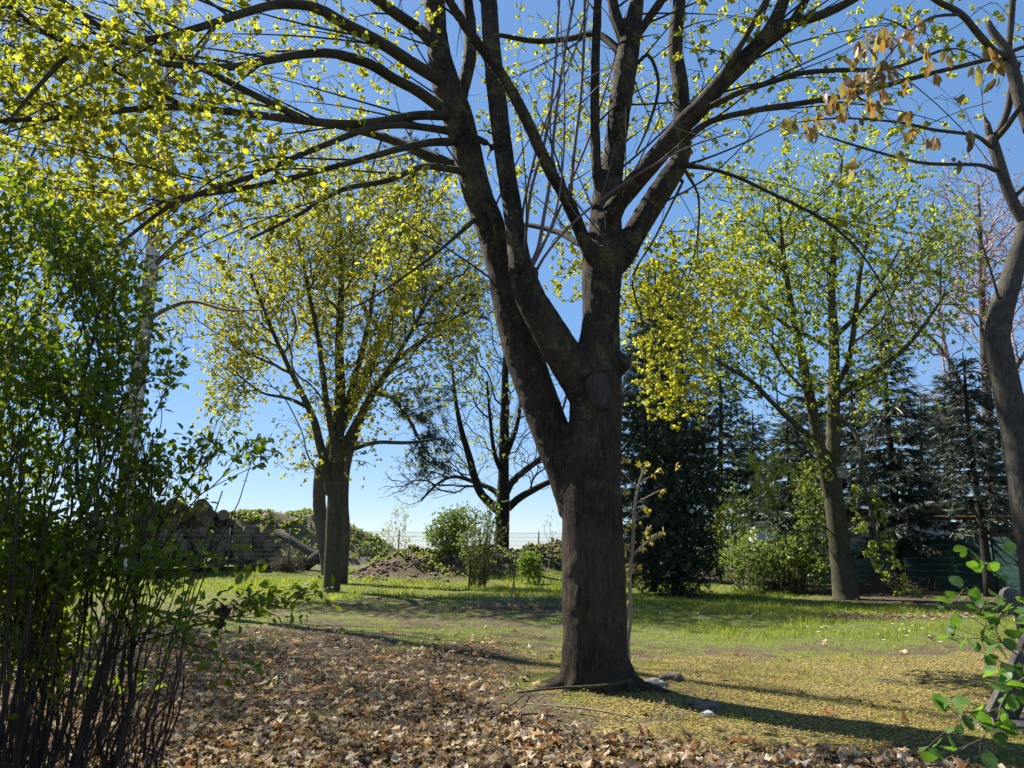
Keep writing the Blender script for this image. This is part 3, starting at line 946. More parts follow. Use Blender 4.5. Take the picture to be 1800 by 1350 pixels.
    # traced thinner limbs
    BR = [
        [(790, 150, Y0 + .7, 12), (735, 118, Y0 + .45, 11), (667, 74, Y0 + .1, 10.5), (602, 40, Y0 - .3, 10), (556, 14, Y0 - .5, 9), (493, 7, Y0 - .8, 8), (430, 22, Y0 - 1.1, 7), (367, 43, Y0 - 1.4, 6.5), (293, 63, Y0 - 1.7, 6), (200, 77, Y0 - 2.0, 5.5), (133, 88, Y0 - 2.2, 5), (60, 160, Y0 - 2.4, 3.5), (10, 220, Y0 - 2.5, 2)],
        [(765, 85, Y0 + .8, 11), (743, 57, Y0 + .7, 10), (700, 27, Y0 + .5, 10), (663, 0, Y0 + .3, 9), (600, -50, Y0, 8), (480, -140, Y0 - .6, 5)],
        [(775, 190, Y0 + .6, 10), (735, 161, Y0 + .4, 9.5), (693, 139, Y0 + .2, 9), (650, 113, Y0, 9), (600, 97, Y0 - .2, 8.5), (565, 93, Y0 - .4, 8), (520, 97, Y0 - .6, 7.5), (467, 107, Y0 - .8, 7), (400, 118, Y0 - 1.1, 6.5), (300, 113, Y0 - 1.5, 6), (240, 100, Y0 - 1.7, 4), (170, 60, Y0 - 1.9, 3)],
        [(785, 203, Y0 + .55, 9), (733, 203, Y0 + .35, 8), (667, 214, Y0 + .1, 8), (600, 218, Y0 - .1, 7.5), (500, 208, Y0 - .5, 7), (433, 200, Y0 - .8, 6.5), (317, 188, Y0 - 1.2, 6), (233, 192, Y0 - 1.5, 5.5), (133, 205, Y0 - 1.8, 5), (0, 213, Y0 - 2.1, 4), (-90, 225, Y0 - 2.3, 2.5)],
        [(233, 192, Y0 - 1.5, 4.5), (130, 190, Y0 - 1.5, 4), (0, 176, Y0 - 1.6, 3.2), (-80, 165, Y0 - 1.7, 2)],
        [(790, 230, Y0 + .5, 7), (707, 220, Y0 + .2, 6), (650, 226, Y0, 6), (600, 243, Y0 - .2, 5.5), (517, 277, Y0 - .5, 5), (450, 307, Y0 - .75, 5), (353, 340, Y0 - 1.1, 4.5), (290, 367, Y0 - 1.3, 4), (213, 427, Y0 - 1.5, 2.5)],
        [(798, 250, Y0 + .5, 8), (760, 250, Y0 + .35, 7), (700, 262, Y0 + .1, 6), (600, 290, Y0 - .2, 5), (467, 323, Y0 - .6, 4.5), (367, 341, Y0 - .9, 4), (300, 350, Y0 - 1.1, 2.5), (200, 400, Y0 - 1.4, 2)],
        [(805, 295, Y0 + .8, 11), (750, 273, Y0 + 1.0, 10), (700, 250, Y0 + 1.2, 8), (633, 230, Y0 + 1.5, 7), (560, 215, Y0 + 1.8, 5), (470, 205, Y0 + 2.1, 3)],
        [(808, 300, Y0 + .4, 7), (743, 293, Y0 + .2, 5.5), (683, 317, Y0, 5), (600, 334, Y0 - .2, 4.5), (520, 380, Y0 - .5, 3.5), (440, 420, Y0 - .8, 2.5)],
        [(835, 385, Y0 + .5, 5), (790, 425, Y0 + .2, 3), (740, 465, Y0 - .1, 2.5), (660, 520, Y0 - .5, 2), (600, 550, Y0 - .8, 1.2)],
        [(320, 184, Y0 - 1.2, 5), (233, 140, Y0 - 1.5, 4.5), (183, 113, Y0 - 1.7, 4.5), (133, 83, Y0 - 1.9, 4.5), (67, 50, Y0 - 2.1, 4), (20, 13, Y0 - 2.3, 3.5), (-40, -30, Y0 - 2.5, 2)],
        [(520, 203, Y0 - .5, 6.5), (433, 160, Y0 - .6, 6), (333, 110, Y0 - .7, 6), (233, 77, Y0 - .8, 5.5), (150, 30, Y0 - .9, 5), (80, -20, Y0 - 1, 4)],
        [(1205, 290, Y0 + .45, 6), (1250, 297, Y0 + .2, 3.6), (1300, 313, Y0, 3.2), (1350, 337, Y0 - .15, 3), (1413, 367, Y0 - .3, 2.7), (1467, 400, Y0 - .4, 2.4), (1517, 450, Y0 - .5, 2), (1560, 520, Y0 - .55, 1.2), (1575, 580, Y0 - .55, .8)],
        [(1240, 190, Y0 - .5, 7), (1300, 163, Y0 - .6, 5), (1360, 143, Y0 - .7, 4.6), (1413, 128, Y0 - .8, 4.5), (1483, 123, Y0 - .9, 4), (1567, 120, Y0 - 1.0, 3), (1650, 90, Y0 - 1.1, 2.5)],
        [(1205, 245, Y0 - .3, 7), (1250, 213, Y0 - .5, 5.5), (1333, 193, Y0 - .7, 5), (1417, 180, Y0 - .9, 4.8), (1500, 165, Y0 - 1.0, 4.6), (1583, 143, Y0 - 1.1, 4.4), (1633, 130, Y0 - 1.2, 4), (1750, 100, Y0 - 1.4, 4), (1830, 70, Y0 - 1.5, 3)],
        [(1370, 45, Y0 - .75, 9), (1433, 30, Y0 - .8, 8), (1493, 3, Y0 - .9, 7), (1560, -40, Y0 - 1, 5)],
        [(1260, 150, Y0 - .5, 8), (1282, 113, Y0 - .65, 6), (1327, 37, Y0 - .8, 5), (1347, 0, Y0 - .9, 4.5), (1380, -80, Y0 - 1, 3)],
        [(1105, 105, Y0 + .3, 8), (1050, 60, Y0 + .6, 6), (1000, 68, Y0 + .9, 5.5), (940, 72, Y0 + 1.2, 5), (880, 62, Y0 + 1.4, 4)],
        [(1122, 110, Y0 + .25, 4), (1138, 96, Y0 + .2, 3.4), (1152, 120, Y0 + .15, 3.2), (1157, 160, Y0 + .15, 2.8), (1140, 220, Y0 + .15, 2.4), (1118, 270, Y0 + .2, 1.6)],
        [(1200, 320, Y0 + .5, 3.5), (1185, 350, Y0 + .8, 2.2), (1150, 420, Y0 + 1.4, 1.8), (1112, 490, Y0 + 1.9, 1.7), (1128, 560, Y0 + 2.1, 1.6), (1134, 620, Y0 + 2.2, 1.4), (1132, 690, Y0 + 2.3, .9)],
        [(1205, 300, Y0 + .6, 3.5), (1228, 350, Y0 + 1.2, 2), (1224, 430, Y0 + 1.9, 1.6), (1206, 500, Y0 + 2.3, 1)],
        [(820, 240, Y0 + .6, 7), (842, 245, Y0 + .7, 6), (866, 258, Y0 + .85, 6)],
        [(1020, 430, Y0 + .4, 6), (980, 408, Y0 + .8, 5), (920, 395, Y0 + 1.2, 4), (860, 400, Y0 + 1.5, 3)],
    ]
    for pix in BR:
        pts, rad = trace(pix, .12)
        i = sk.line(pts, rad)
    nfix = len(sk.P)
    rf = np.random.default_rng(71)
    PP = np.array(sk.P); cand = np.where((PP[:, 2] > 3.7) & (np.array(sk.fix) > .012))[0]
    for i in rf.choice(cand, 190, replace=False):
        p = PP[i]; rad_ = np.array([p[0] - .7, p[1] - MAPLE_Y - .2, 0]); rad_ /= max(1, np.linalg.norm(rad_))
        d = unit(.7 * sk.D[i] + .55 * rad_ + rf.normal(0, .42, 3) + np.array([0, 0, .12]))
        ln = .7 + 1.7 * rf.random(); k = 9; s = np.linspace(0, 1, k)[1:]
        bend_ = rf.normal(0, .16, 3) * ln
        pts = p + np.outer(s, d * ln) + np.outer(s ** 2, bend_ + [0, 0, -.08 * ln])
        sk.line(pts, np.linspace(min(.35 * sk.fix[i], .013), .0034, k - 1), parent=int(i))
    L = [(180, 190, Y0 - 1.6, 330, 190, 1.5, 1.5), (60, 110, Y0 - 2.2, 190, 150, .9, 1.2), (380, 330, Y0 - .8, 260, 150, 1.2, 1.1), (520, 80, Y0 + .3, 260, 150, 1.6, .9),
         (150, 380, Y0 - 1.4, 200, 110, .9, 1.2), (700, 380, Y0 + .3, 140, 170, 1.0, .6), (980, 180, Y0 + 2.4, 200, 230, 1.3, 1.1), (1480, 100, Y0 - .7, 330, 160, 1.2, .9),
         (1330, 260, Y0 + .6, 170, 130, 1.2, .5), (1500, 330, Y0 - .2, 170, 120, .9, .4), (1180, 560, Y0 + 2.2, 105, 170, .9, 2.6), (1280, 480, Y0 + 2.3, 90, 130, .8, 1.5), (1000, 470, Y0 + 2.0, 60, 90, .6, 1.2), (1170, 120, Y0 + 1.4, 120, 130, 1, .5),
         (900, -330, Y0 + .6, 800, 300, 2.5, .16), (300, -250, Y0 - .6, 500, 200, 1.8, .3), (1500, -200, Y0 - .6, 350, 150, 1.5, .3)]
    tg = blob_targets(L, 3300, .42, .8, 11)
    tg = np.vstack([tg, blob_targets([(1170, 600, Y0 + 2.3, 95, 150, .8, 1.2), (1240, 520, Y0 + 2.4, 110, 110, .9, 1), (1010, 480, Y0 + 2.2, 45, 80, .5, .6), (1190, 700, Y0 + 2.3, 85, 55, .6, 1)], 620, .38, 1.2, 14)])
    sk.grow(tg, bf=.22, seg=.11, ang=.55, rise=.03, jit=.07)
    sk.finish(tip=.0032, e=2.45)
    tw = MB(); sk.mesh(tw, classes=((.008, 3), (.03, 5), (9, 9)))
    crown = tw.build('branches', MAT['branch_bark'], root, smooth=True)
    crown['kind'] = 'stuff'

    idx = sk.thin(.0085)
    P = sk.Pa[idx]; D = sk.tan[idx]
    tipm = sk.nch[idx] == 0
    w = np.where(tipm, 1.0, .24)
    keep = rng.random(len(P)) < w
    P, D = P[keep], D[keep]
    px, py, dd = project(P)
    far = P[:, 1] > Y0 + 1.0
    # dense sides: more clumps where the crown is thick
    rep = np.where(far, 2, 1 + (rng.random(len(px)) < .6))
    P = np.repeat(P, rep, 0); D = np.repeat(D, rep, 0); far = np.repeat(far, rep)
    P = P + rng.normal(0, .06, P.shape)
    A, N = leaf_axes(D, .7, .2, .3)
    S = np.where(far, .085, .092) * (.65 + .6 * rng.random(len(P)))
    foliage(root, 'leaf_cluster', 'foliage', [t_cluster(7, 300 + i, lite=False) for i in range(6)], P, A, N, S, MAT['maple_leaf'], 300)
    # larger young leaves on the long low boughs
    near = idx[(sk.Pa[idx][:, 0] < -1.2) & (rng.random(len(idx)) < .11)]
    P = sk.Pa[near] + rng.normal(0, .05, (len(near), 3)) - [0, 0, .04]
    A, N = leaf_axes(sk.tan[near], .6, .25, .9)
    foliage(root, 'leaf', 'leaves', [t_maple(i, .5) for i in range(5)], P, A, N, .06 + .06 * rng.random(len(P)), MAT['maple_leaf'], 150)

    # water shoots rising from the sawn stub
    SH = [[(925, 478, Y0 - .2, 5), (945, 440, Y0 - .22, 3.6), (957, 375, Y0 - .25, 3.3), (967, 317, Y0 - .28, 3.1), (974, 233, Y0 - .3, 2.8), (984, 150, Y0 - .33, 2.5), (997, 67, Y0 - .36, 2.2), (1012, -20, Y0 - .4, 2.4), (1030, -150, Y0 - .4, 1.5)],
          [(917, 470, Y0 - .2, 4), (922, 430, Y0 - .25, 3), (934, 333, Y0 - .32, 2.8), (953, 267, Y0 - .36, 2.6), (967, 200, Y0 - .4, 2.4), (977, 100, Y0 - .45, 2.2), (984, -10, Y0 - .5, 1.8), (990, -120, Y0 - .5, 1)],
          [(1001, 364, Y0 - .2, 3), (1005, 320, Y0 - .24, 3.2), (1010, 260, Y0 - .28, 3), (1021, 167, Y0 - .34, 2.8), (1027, 60, Y0 - .4, 2.5), (1028, -30, Y0 - .45, 2), (1030, -150, Y0 - .5, 1.4)],
          [(940, 480, Y0 - .25, 3), (965, 440, Y0 - .4, 2.2), (1017, 383, Y0 - .6, 2), (1100, 320, Y0 - .8, 1.9), (1200, 263, Y0 - 1.0, 1.7), (1290, 232, Y0 - 1.2, 1.2)],
          [(935, 470, Y0 - .22, 3), (960, 420, Y0 - .1, 2.5), (995, 340, Y0 + .05, 2.2), (1040, 230, Y0 + .2, 2), (1075, 120, Y0 + .35, 1.6), (1100, 20, Y0 + .45, 1)],
          [(922, 468, Y0 - .2, 3), (915, 420, Y0 - .1, 2.4), (925, 340, Y0 - .05, 2.2), (960, 210, Y0, 2), (1010, 90, Y0 + .05, 1.6), (1040, -20, Y0 + .1, 1)],
          [(934, 474, Y0 - .25, 2.5), (975, 380, Y0 - .45, 2), (990, 280, Y0 - .55, 1.8), (992, 160, Y0 - .65, 1.6), (985, 30, Y0 - .7, 1)],
          [(1090, 690, Y0 - .28, 3), (1100, 668, Y0 - .35, 2.4), (1108, 650, Y0 - .38, 2), (1112, 610, Y0 - .4, 1.5)],
          [(1088, 692, Y0 - .3, 2.4), (1100, 690, Y0 - .36, 2), (1118, 688, Y0 - .42, 1.2)]]
    for pix in SH:
        pts, rad = trace(pix, .1)
        mb = MB(); mb.tube(pts, rad, 6)
        # side twigs
        L_ = len(pts)
        if L_ > 12:
            for k in range(L_ // 3, L_ - 2, 3):
                d = unit(unit(rng.normal(size=3)) + np.array([0, 0, 1.1])); ln = .25 + .4 * rng.random()
                q = pts[k] + np.outer(np.linspace(0, 1, 5), d * ln) + np.outer(np.linspace(0, 1, 5) ** 2, [0, 0, .1])
                mb.tube(q, np.linspace(rad[k] * .6, .0012, 5), 4)
        mb.build('water_shoot', MAT['shoot'], root, smooth=True)

    # healed pruning wound facing the viewer
    c = at(1059, 682, Y0 - .305); s = mpp(682, Y0 - .3)
    k = 40; a = np.linspace(0, 2 * np.pi, k + 1)
    rimp = np.stack([c[0] + 21 * s * np.cos(a) * (1 + .1 * np.sin(3 * a)), np.full(k + 1, c[1]) + .02 * np.cos(a) ** 2, c[2] + 35 * s * np.sin(a)], -1)
    mb = MB(); mb.tube(rimp, .030 + .013 * np.sin(a * 2 + 1) + .007 * np.sin(a * 5), 8, False)
    rim = mb.build('callus_rim', MAT['callus'], trunk, smooth=True)
    mb = MB()
    ks = np.linspace(0, 1, 5)
    V = np.concatenate([np.stack([c[0] + 21 * s * f * np.cos(a[:-1]), np.full(k, c[1] + .004 + .012 * (1 - f) + .004 * np.sin(a[:-1] * 3 + f * 4)), c[2] + 35 * s * f * np.sin(a[:-1])], -1) for f in ks[1:]])
    Q = []
    for r_ in range(3):
        for j in range(k): Q.append([r_ * k + j, r_ * k + (j + 1) % k, (r_ + 1) * k + (j + 1) % k, (r_ + 1) * k + j])
    V = np.vstack([V, [[c[0], c[1] + .016, c[2]]]])
    T = [[len(V) - 1, (j + 1) % k, j] for j in range(k)]
    mb.add(V, T, Q)
    mb.build('pruning_wound', MAT['old_wood'], trunk, smooth=True)


MAT['callus'] = bark_mat('callus', (.025, .018, .013), (.10, .07, .05), 12, .6, .6)
MAT['old_wood'] = plain_mat('old_wood', (.012, .010, .008), (.085, .07, .056), 9, .9, .7, stretch=(9, 9, .9))
build_big_maple()


# ------------------------------------------------------------------ other maples
def leafy_tree(name, label, traces, blobs, n, mats, cluster, seed, tip=.005, bf=.3, seg=.3, gap=.42, gs=.45, rmax=.02,
               per=2, size=.14, classes=((.02, 3), (.07, 6), (9, 12)), rise=.04, ang=.6, spread=.16, internode=.35, cat='tree', ind=0, lit=None):
    rg = np.random.default_rng(seed)
    b = traces[0][0]
    base = at(b[0], b[1], b[2]); base[2] = tz(base[0], base[1])
    root = empty(name, base, label, cat)
    sk = Skel(); mb = MB()
    for i, pix in enumerate(traces):
        pts, rad = trace(pix, .16)
        if i == 0:
            pts = np.vstack([[pts[0][0], pts[0][1], min(base[2], pts[0][2]) - .05], pts]); rad = np.concatenate([[rad[0] * 1.25], rad])
        mb.tube(pts, rad, 12 if rad[0] > .05 else 7, rough=.07, seed=seed + i)
        sk.line(pts, rad, solid=True)
    mb.build('trunk', mats[0], root, smooth=True)
    sk.grow(blob_targets(blobs, n, gap, gs, seed, rg=rg), bf=bf, seg=seg, ang=ang, rise=rise, rg=rg)
    sk.finish(tip=tip, e=2.4)
    tw = MB(); sk.mesh(tw, classes=classes)
    o = tw.build('branches', mats[1], root, smooth=True); o['kind'] = 'stuff'
    if cluster is not None:
        idx = sk.thin(rmax)
        keep = rg.random(len(idx)) < np.where(sk.nch[idx] == 0, 1.0, internode)
        if lit is not None: keep &= lit(sk.Pa[idx])
        idx = np.repeat(idx[keep], per)
        P = sk.Pa[idx] + rg.normal(0, spread, (len(idx), 3))
        A, N = leaf_axes(sk.tan[idx], .8, .2, .3, rg)
        foliage(root, 'leaf_cluster', 'foliage', cluster, P, A, N, size * (.6 + .7 * rg.random(len(idx))), mats[2], ind, rg)
    return root, sk


Y1 = 22.2
leafy_tree('maple_tree', 'leafy yellow-green maple with many upright stems on the lawn before the earth bank',
           [[(583, 1042, Y1, 15.5), (584, 1000, Y1, 14.5), (587, 930, Y1, 14), (590, 860, Y1, 13.5), (592, 800, Y1, 13), (595, 740, Y1, 10), (598, 680, Y1 + .1, 9), (596, 600, Y1 + .2, 7), (600, 500, Y1 + .2, 5), (598, 400, Y1 + .3, 3), (596, 320, Y1 + .3, 2)],
            [(582, 870, Y1 - .1, 9), (572, 820, Y1 - .2, 8), (562, 780, Y1 - .3, 7.5), (552, 740, Y1 - .4, 6.5), (530, 690, Y1 - .6, 5), (505, 640, Y1 - .8, 4), (470, 560, Y1 - 1, 3), (440, 480, Y1 - 1.2, 2)],
            [(596, 800, Y1, 8), (612, 770, Y1 - .2, 7.5), (634, 730, Y1 - .4, 6.5), (655, 690, Y1 - .6, 5), (690, 640, Y1 - .8, 4), (730, 570, Y1 - 1.1, 3), (770, 500, Y1 - 1.3, 2)],
            [(594, 770, Y1 + .1, 8), (608, 720, Y1 + .3, 7), (625, 660, Y1 + .6, 6), (645, 580, Y1 + .9, 4.5), (660, 490, Y1 + 1.1, 3), (672, 400, Y1 + 1.3, 2)],
            [(590, 790, Y1 - .1, 7), (580, 740, Y1 - .4, 6), (570, 680, Y1 - .7, 5), (560, 600, Y1 - 1, 4), (540, 500, Y1 - 1.3, 3), (520, 400, Y1 - 1.5, 2)],
            [(620, 790, Y1, 4), (660, 778, Y1 - .1, 3.5), (720, 778, Y1 - .2, 3), (780, 770, Y1 - .3, 1.5)],
            [(540, 715, Y1 - .4, 4), (505, 700, Y1 - .5, 3), (460, 690, Y1 - .6, 2), (420, 660, Y1 - .7, 1.5)]],
           [(590, 440, Y1, 215, 190, 3.2, 1.2), (560, 560, Y1, 240, 140, 3.2, 1.2), (480, 520, Y1 - 1, 170, 170, 2.4, 1), (690, 470, Y1 - .5, 150, 170, 2.6, 1), (600, 700, Y1, 200, 90, 2.6, .9), (430, 640, Y1 - .5, 110, 90, 1.6, .8), (600, 300, Y1, 120, 90, 2, .7), (740, 640, Y1 - .5, 100, 110, 1.5, .8), (540, 800, Y1 - .4, 60, 40, .8, .6), (640, 800, Y1 - .4, 40, 25, .6, .6), (800, 480, Y1 - 1, 75, 130, 1.6, .9), (790, 620, Y1 - .8, 60, 90, 1.2, .8), (390, 700, Y1 - .6, 80, 70, 1.2, .7), (360, 540, Y1 - .8, 80, 110, 1.4, .8), (760, 370, Y1 - .6, 80, 90, 1.5, .6)],
           5400, (MAT['green_bark'], MAT['green_bark'], MAT['maple_leaf_mid']), [t_cluster(6, 500 + i) for i in range(6)], 101, tip=.0065, per=2, size=.16, bf=.32, internode=.6, spread=.22, gap=.46, gs=.9)

Y2 = 19.6
ROOT_R, SK_R = leafy_tree('maple_tree', 'green-gold maple carrying a nest box, forking low beside the spruces',
           [[(1487, 1050, Y2, 22), (1480, 1000, Y2, 18), (1472, 930, Y2, 17), (1465, 870, Y2, 16), (1464, 810, Y2, 13), (1465, 740, Y2, 11), (1466, 660, Y2, 9.5), (1466, 590, Y2 + .1, 8), (1462, 520, Y2 + .2, 6.5), (1466, 440, Y2 + .3, 5), (1474, 350, Y2 + .4, 3), (1480, 280, Y2 + .4, 2)],
            [(1462, 880, Y2, 12), (1448, 820, Y2 - .1, 10), (1436, 760, Y2 - .2, 9.5), (1424, 700, Y2 - .3, 8.5), (1412, 640, Y2 - .4, 7.5), (1400, 585, Y2 - .5, 6), (1388, 520, Y2 - .6, 5), (1376, 440, Y2 - .7, 4), (1368, 350, Y2 - .8, 2.5)],
            [(1456, 800, Y2 - .1, 6), (1420, 765, Y2 - .4, 5), (1370, 720, Y2 - .8, 4.5), (1320, 670, Y2 - 1.2, 4), (1270, 640, Y2 - 1.6, 3), (1210, 600, Y2 - 2, 2)],
            [(1468, 680, Y2, 6), (1490, 640, Y2 - .1, 5), (1502, 570, Y2 - .2, 4.5), (1512, 480, Y2 - .3, 3.5), (1530, 400, Y2 - .3, 2)],
            [(1470, 700, Y2, 6), (1510, 670, Y2 - .2, 5), (1570, 630, Y2 - .5, 4.5), (1610, 590, Y2 - .7, 3.5), (1660, 520, Y2 - .9, 2)],
            [(1470, 590, Y2, 5), (1500, 560, Y2 + .2, 4), (1540, 510, Y2 + .4, 3.5), (1580, 440, Y2 + .6, 2)],
            [(1455, 610, Y2, 4), (1420, 590, Y2 + .2, 3.5), (1380, 570, Y2 + .4, 3), (1320, 520, Y2 + .6, 2)],
            [(1470, 735, Y2 - .2, 5), (1497, 752, Y2 - .5, 4), (1513, 790, Y2 - .7, 3.5), (1514, 830, Y2 - .8, 3.2), (1526, 880, Y2 - .9, 3), (1540, 940, Y2 - 1, 2.8), (1555, 985, Y2 - 1.05, 2.2), (1575, 1018, Y2 - 1.1, 1.6), (1605, 1043, Y2 - 1.15, 1)]],
           [(1460, 400, Y2, 200, 170, 3, 1.1), (1400, 520, Y2 - .4, 200, 140, 3, 1), (1560, 500, Y2 - .3, 150, 150, 2.4, .8), (1340, 640, Y2 - 1, 130, 110, 1.8, 1), (1330, 420, Y2 - .4, 130, 130, 2, .9), (1540, 680, Y2 - .4, 110, 80, 1.5, .5), (1370, 800, Y2 - .7, 90, 70, 1, .7), (1600, 380, Y2, 110, 120, 2, .6), (1330, 900, Y2 - .6, 60, 35, .6, .4), (1440, 960, Y2 - .5, 25, 40, .4, .15)],
           3200, (MAT['green_bark'], MAT['green_bark'], MAT['maple_leaf_green']), [t_cluster(6, 520 + i) for i in range(6)], 202, tip=.0065, per=2, size=.16, bf=.3, internode=.5, spread=.22, gap=.47, gs=.9)


def hanging_twigs():
    """Clumps of young leaves along the drooping bough of the nest-box maple: each its own part."""
    pts, rad = trace([(1514, 830, Y2 - .8, 3.2), (1526, 880, Y2 - .9, 3), (1540, 940, Y2 - 1, 2.8), (1555, 985, Y2 - 1.05, 2.2), (1575, 1018, Y2 - 1.1, 1.6), (1605, 1043, Y2 - 1.15, 1)], .12)
    rg = np.random.default_rng(5)
    P, D = [], []; mb = MB()
    for k in range(4, len(pts), 1):
        for s in (-1, 1):
            if rg.random() < .12: continue
            d = unit(np.array([s * (.7 + .4 * rg.random()), rg.normal(0, .5), -.1 + rg.normal(0, .3)]))
            ln = .12 + .42 * rg.random() * (1 - .5 * k / len(pts))
            e = pts[k] + d * ln
            mb.tube([pts[k], pts[k] + d * ln * .5 + [0, 0, .02], e], [.007, .005, .004], 4)
            for q in range(rg.integers(2, 5)):
                P.append(e + rg.normal(0, .07, 3)); D.append(d)
    o = mb.build('twigs', MAT['green_bark'], ROOT_R); o['kind'] = 'stuff'
    P = np.array(P); D = np.array(D)
    A, N = leaf_axes(D, .7, .2, .3, rg)
    foliage(ROOT_R, 'leaf_cluster', 'foliage', [t_cluster(7, 540 + i) for i in range(4)], P, A, N, .17 * (.7 + .5 * rg.random(len(P))), MAT['maple_leaf_green'], 300, rg)


hanging_twigs()

# nest box on the trunk of that maple
def nest_box():
    c = at(1478, 832, Y2 - .42); s = mpp(832, Y2 - .42)
    root = empty('nest_box', (c[0], c[1], c[2] - 9 * s), 'small pale wooden nest box hung on a maple trunk', 'nest box')
    w, h = 13 * s, 17 * s
    mb = MB(); mb.box(c, (w, .14, h)); mb.build('box_body', MAT['grey_wood'], root)
    mb = MB(); mb.box(c + [0, -.03, h / 2 + .016], (w * 1.25, .24, .03)); mb.build('roof', MAT['pink_wood'], root)
    mb = MB()
    a = np.linspace(0, 2 * np.pi, 13)[:-1]
    V = np.stack([c[0] + .02 * np.cos(a), np.full(12, c[1] - .0735), c[2] + .03 + .02 * np.sin(a)], -1)
    mb.add(np.vstack([V, [[c[0], c[1] - .0735, c[2] + .03]]]), [[12, i, (i + 1) % 12] for i in range(12)])
    mb.build('entrance_hole', MAT['black'], root)


MAT['grey_wood'] = plain_mat('grey_wood', (.22, .19, .17), (.42, .38, .35), 6, stretch=(4, 4, 1))
MAT['pink_wood'] = plain_mat('pink_wood', (.35, .24, .19), (.5, .38, .31), 6)
MAT['black'] = plain_mat('black', (.008, .008, .008), (.015, .014, .013), 4)
nest_box()

# bare tree on the bank
Y3 = 34.0
leafy_tree('bare_tree', 'bare dark-trunked tree with spreading leafless boughs standing on the earth bank',
           [[(882, 985, Y3, 14), (882, 960, Y3, 13), (883, 920, Y3, 12.5), (884, 880, Y3, 12), (885, 840, Y3, 10), (886, 780, Y3, 9), (887, 720, Y3, 7.5), (888, 660, Y3, 6), (890, 600, Y3, 4), (893, 540, Y3, 2.5), (880, 470, Y3, 1.5)],
            [(880, 900, Y3, 9), (862, 885, Y3 - .3, 8), (846, 868, Y3 - .6, 7.5), (836, 845, Y3 - .9, 7), (824, 800, Y3 - 1.2, 6), (812, 760, Y3 - 1.5, 5), (802, 710, Y3 - 1.8, 3.5), (795, 650, Y3 - 2, 2)],
            [(884, 880, Y3, 6), (868, 862, Y3 + .4, 5), (840, 850, Y3 + .8, 4), (800, 838, Y3 + 1.2, 3), (770, 850, Y3 + 1.5, 2.5), (740, 880, Y3 + 1.7, 1.5)],
            [(893, 893, Y3, 7), (912, 876, Y3 - .3, 6.5), (940, 860, Y3 - .6, 5.5), (975, 842, Y3 - 1, 4.5), (1010, 825, Y3 - 1.4, 3), (1050, 800, Y3 - 1.8, 2)],
            [(890, 865, Y3, 7), (902, 845, Y3 + .3, 6), (925, 825, Y3 + .6, 5.5), (955, 800, Y3 + .9, 4.5), (975, 760, Y3 + 1.2, 3), (995, 700, Y3 + 1.4, 2)],
            [(888, 840, Y3, 5), (870, 800, Y3 - .3, 4), (862, 740, Y3 - .5, 3), (856, 670, Y3 - .7, 2)],
            [(890, 800, Y3, 5), (908, 750, Y3 + .2, 4), (918, 690, Y3 + .4, 3), (930, 620, Y3 + .6, 1.8)]],
           [(880, 700, Y3, 160, 160, 4, 1), (760, 830, Y3 - .6, 90, 50, 2, 1.5), (990, 800, Y3 - .6, 90, 70, 2.5, 1.2), (860, 580, Y3, 110, 80, 3, .9), (720, 860, Y3, 60, 35, 1.5, 1.2)],
           2300, (MAT['dark_bark'], MAT['dark_bark'], MAT['maple_leaf_green']), [t_cluster(6, 505 + i) for i in range(4)], 303, tip=.0095, bf=.3, seg=.35, gap=0, rise=.0, per=1, size=.2, internode=.06, rmax=.012, lit=lambda P: (P[:, 2] > 5.0) & (P[:, 0] < .2))

# far pinkish leafless tree at the right edge
Y4 = 30.0
leafy_tree('bare_tree', 'leafless tree with dense pinkish twigs rising behind the spruces',
           [[(1750, 1010, Y4, 10), (1742, 860, Y4, 9), (1735, 700, Y4, 8), (1728, 560, Y4, 6), (1724, 440, Y4, 4), (1720, 330, Y4, 2)],
            [(1738, 760, Y4, 5), (1700, 700, Y4, 4), (1660, 620, Y4, 3), (1600, 560, Y4, 2)],
            [(1740, 720, Y4, 5), (1790, 640, Y4, 4), (1840, 560, Y4, 2.5)]],
           [(1720, 430, Y4, 110, 190, 3, 1.3), (1620, 520, Y4, 110, 110, 3, 1), (1800, 500, Y4, 110, 170, 3, 1), (1560, 570, Y4, 60, 70, 2, .8), (1690, 700, Y4, 100, 110, 2, .7)],
           4200, (MAT['grey_bark'], MAT['twig_pink'], None), None, 404, tip=.012, bf=.25, seg=.4, gap=.35, rise=.05)

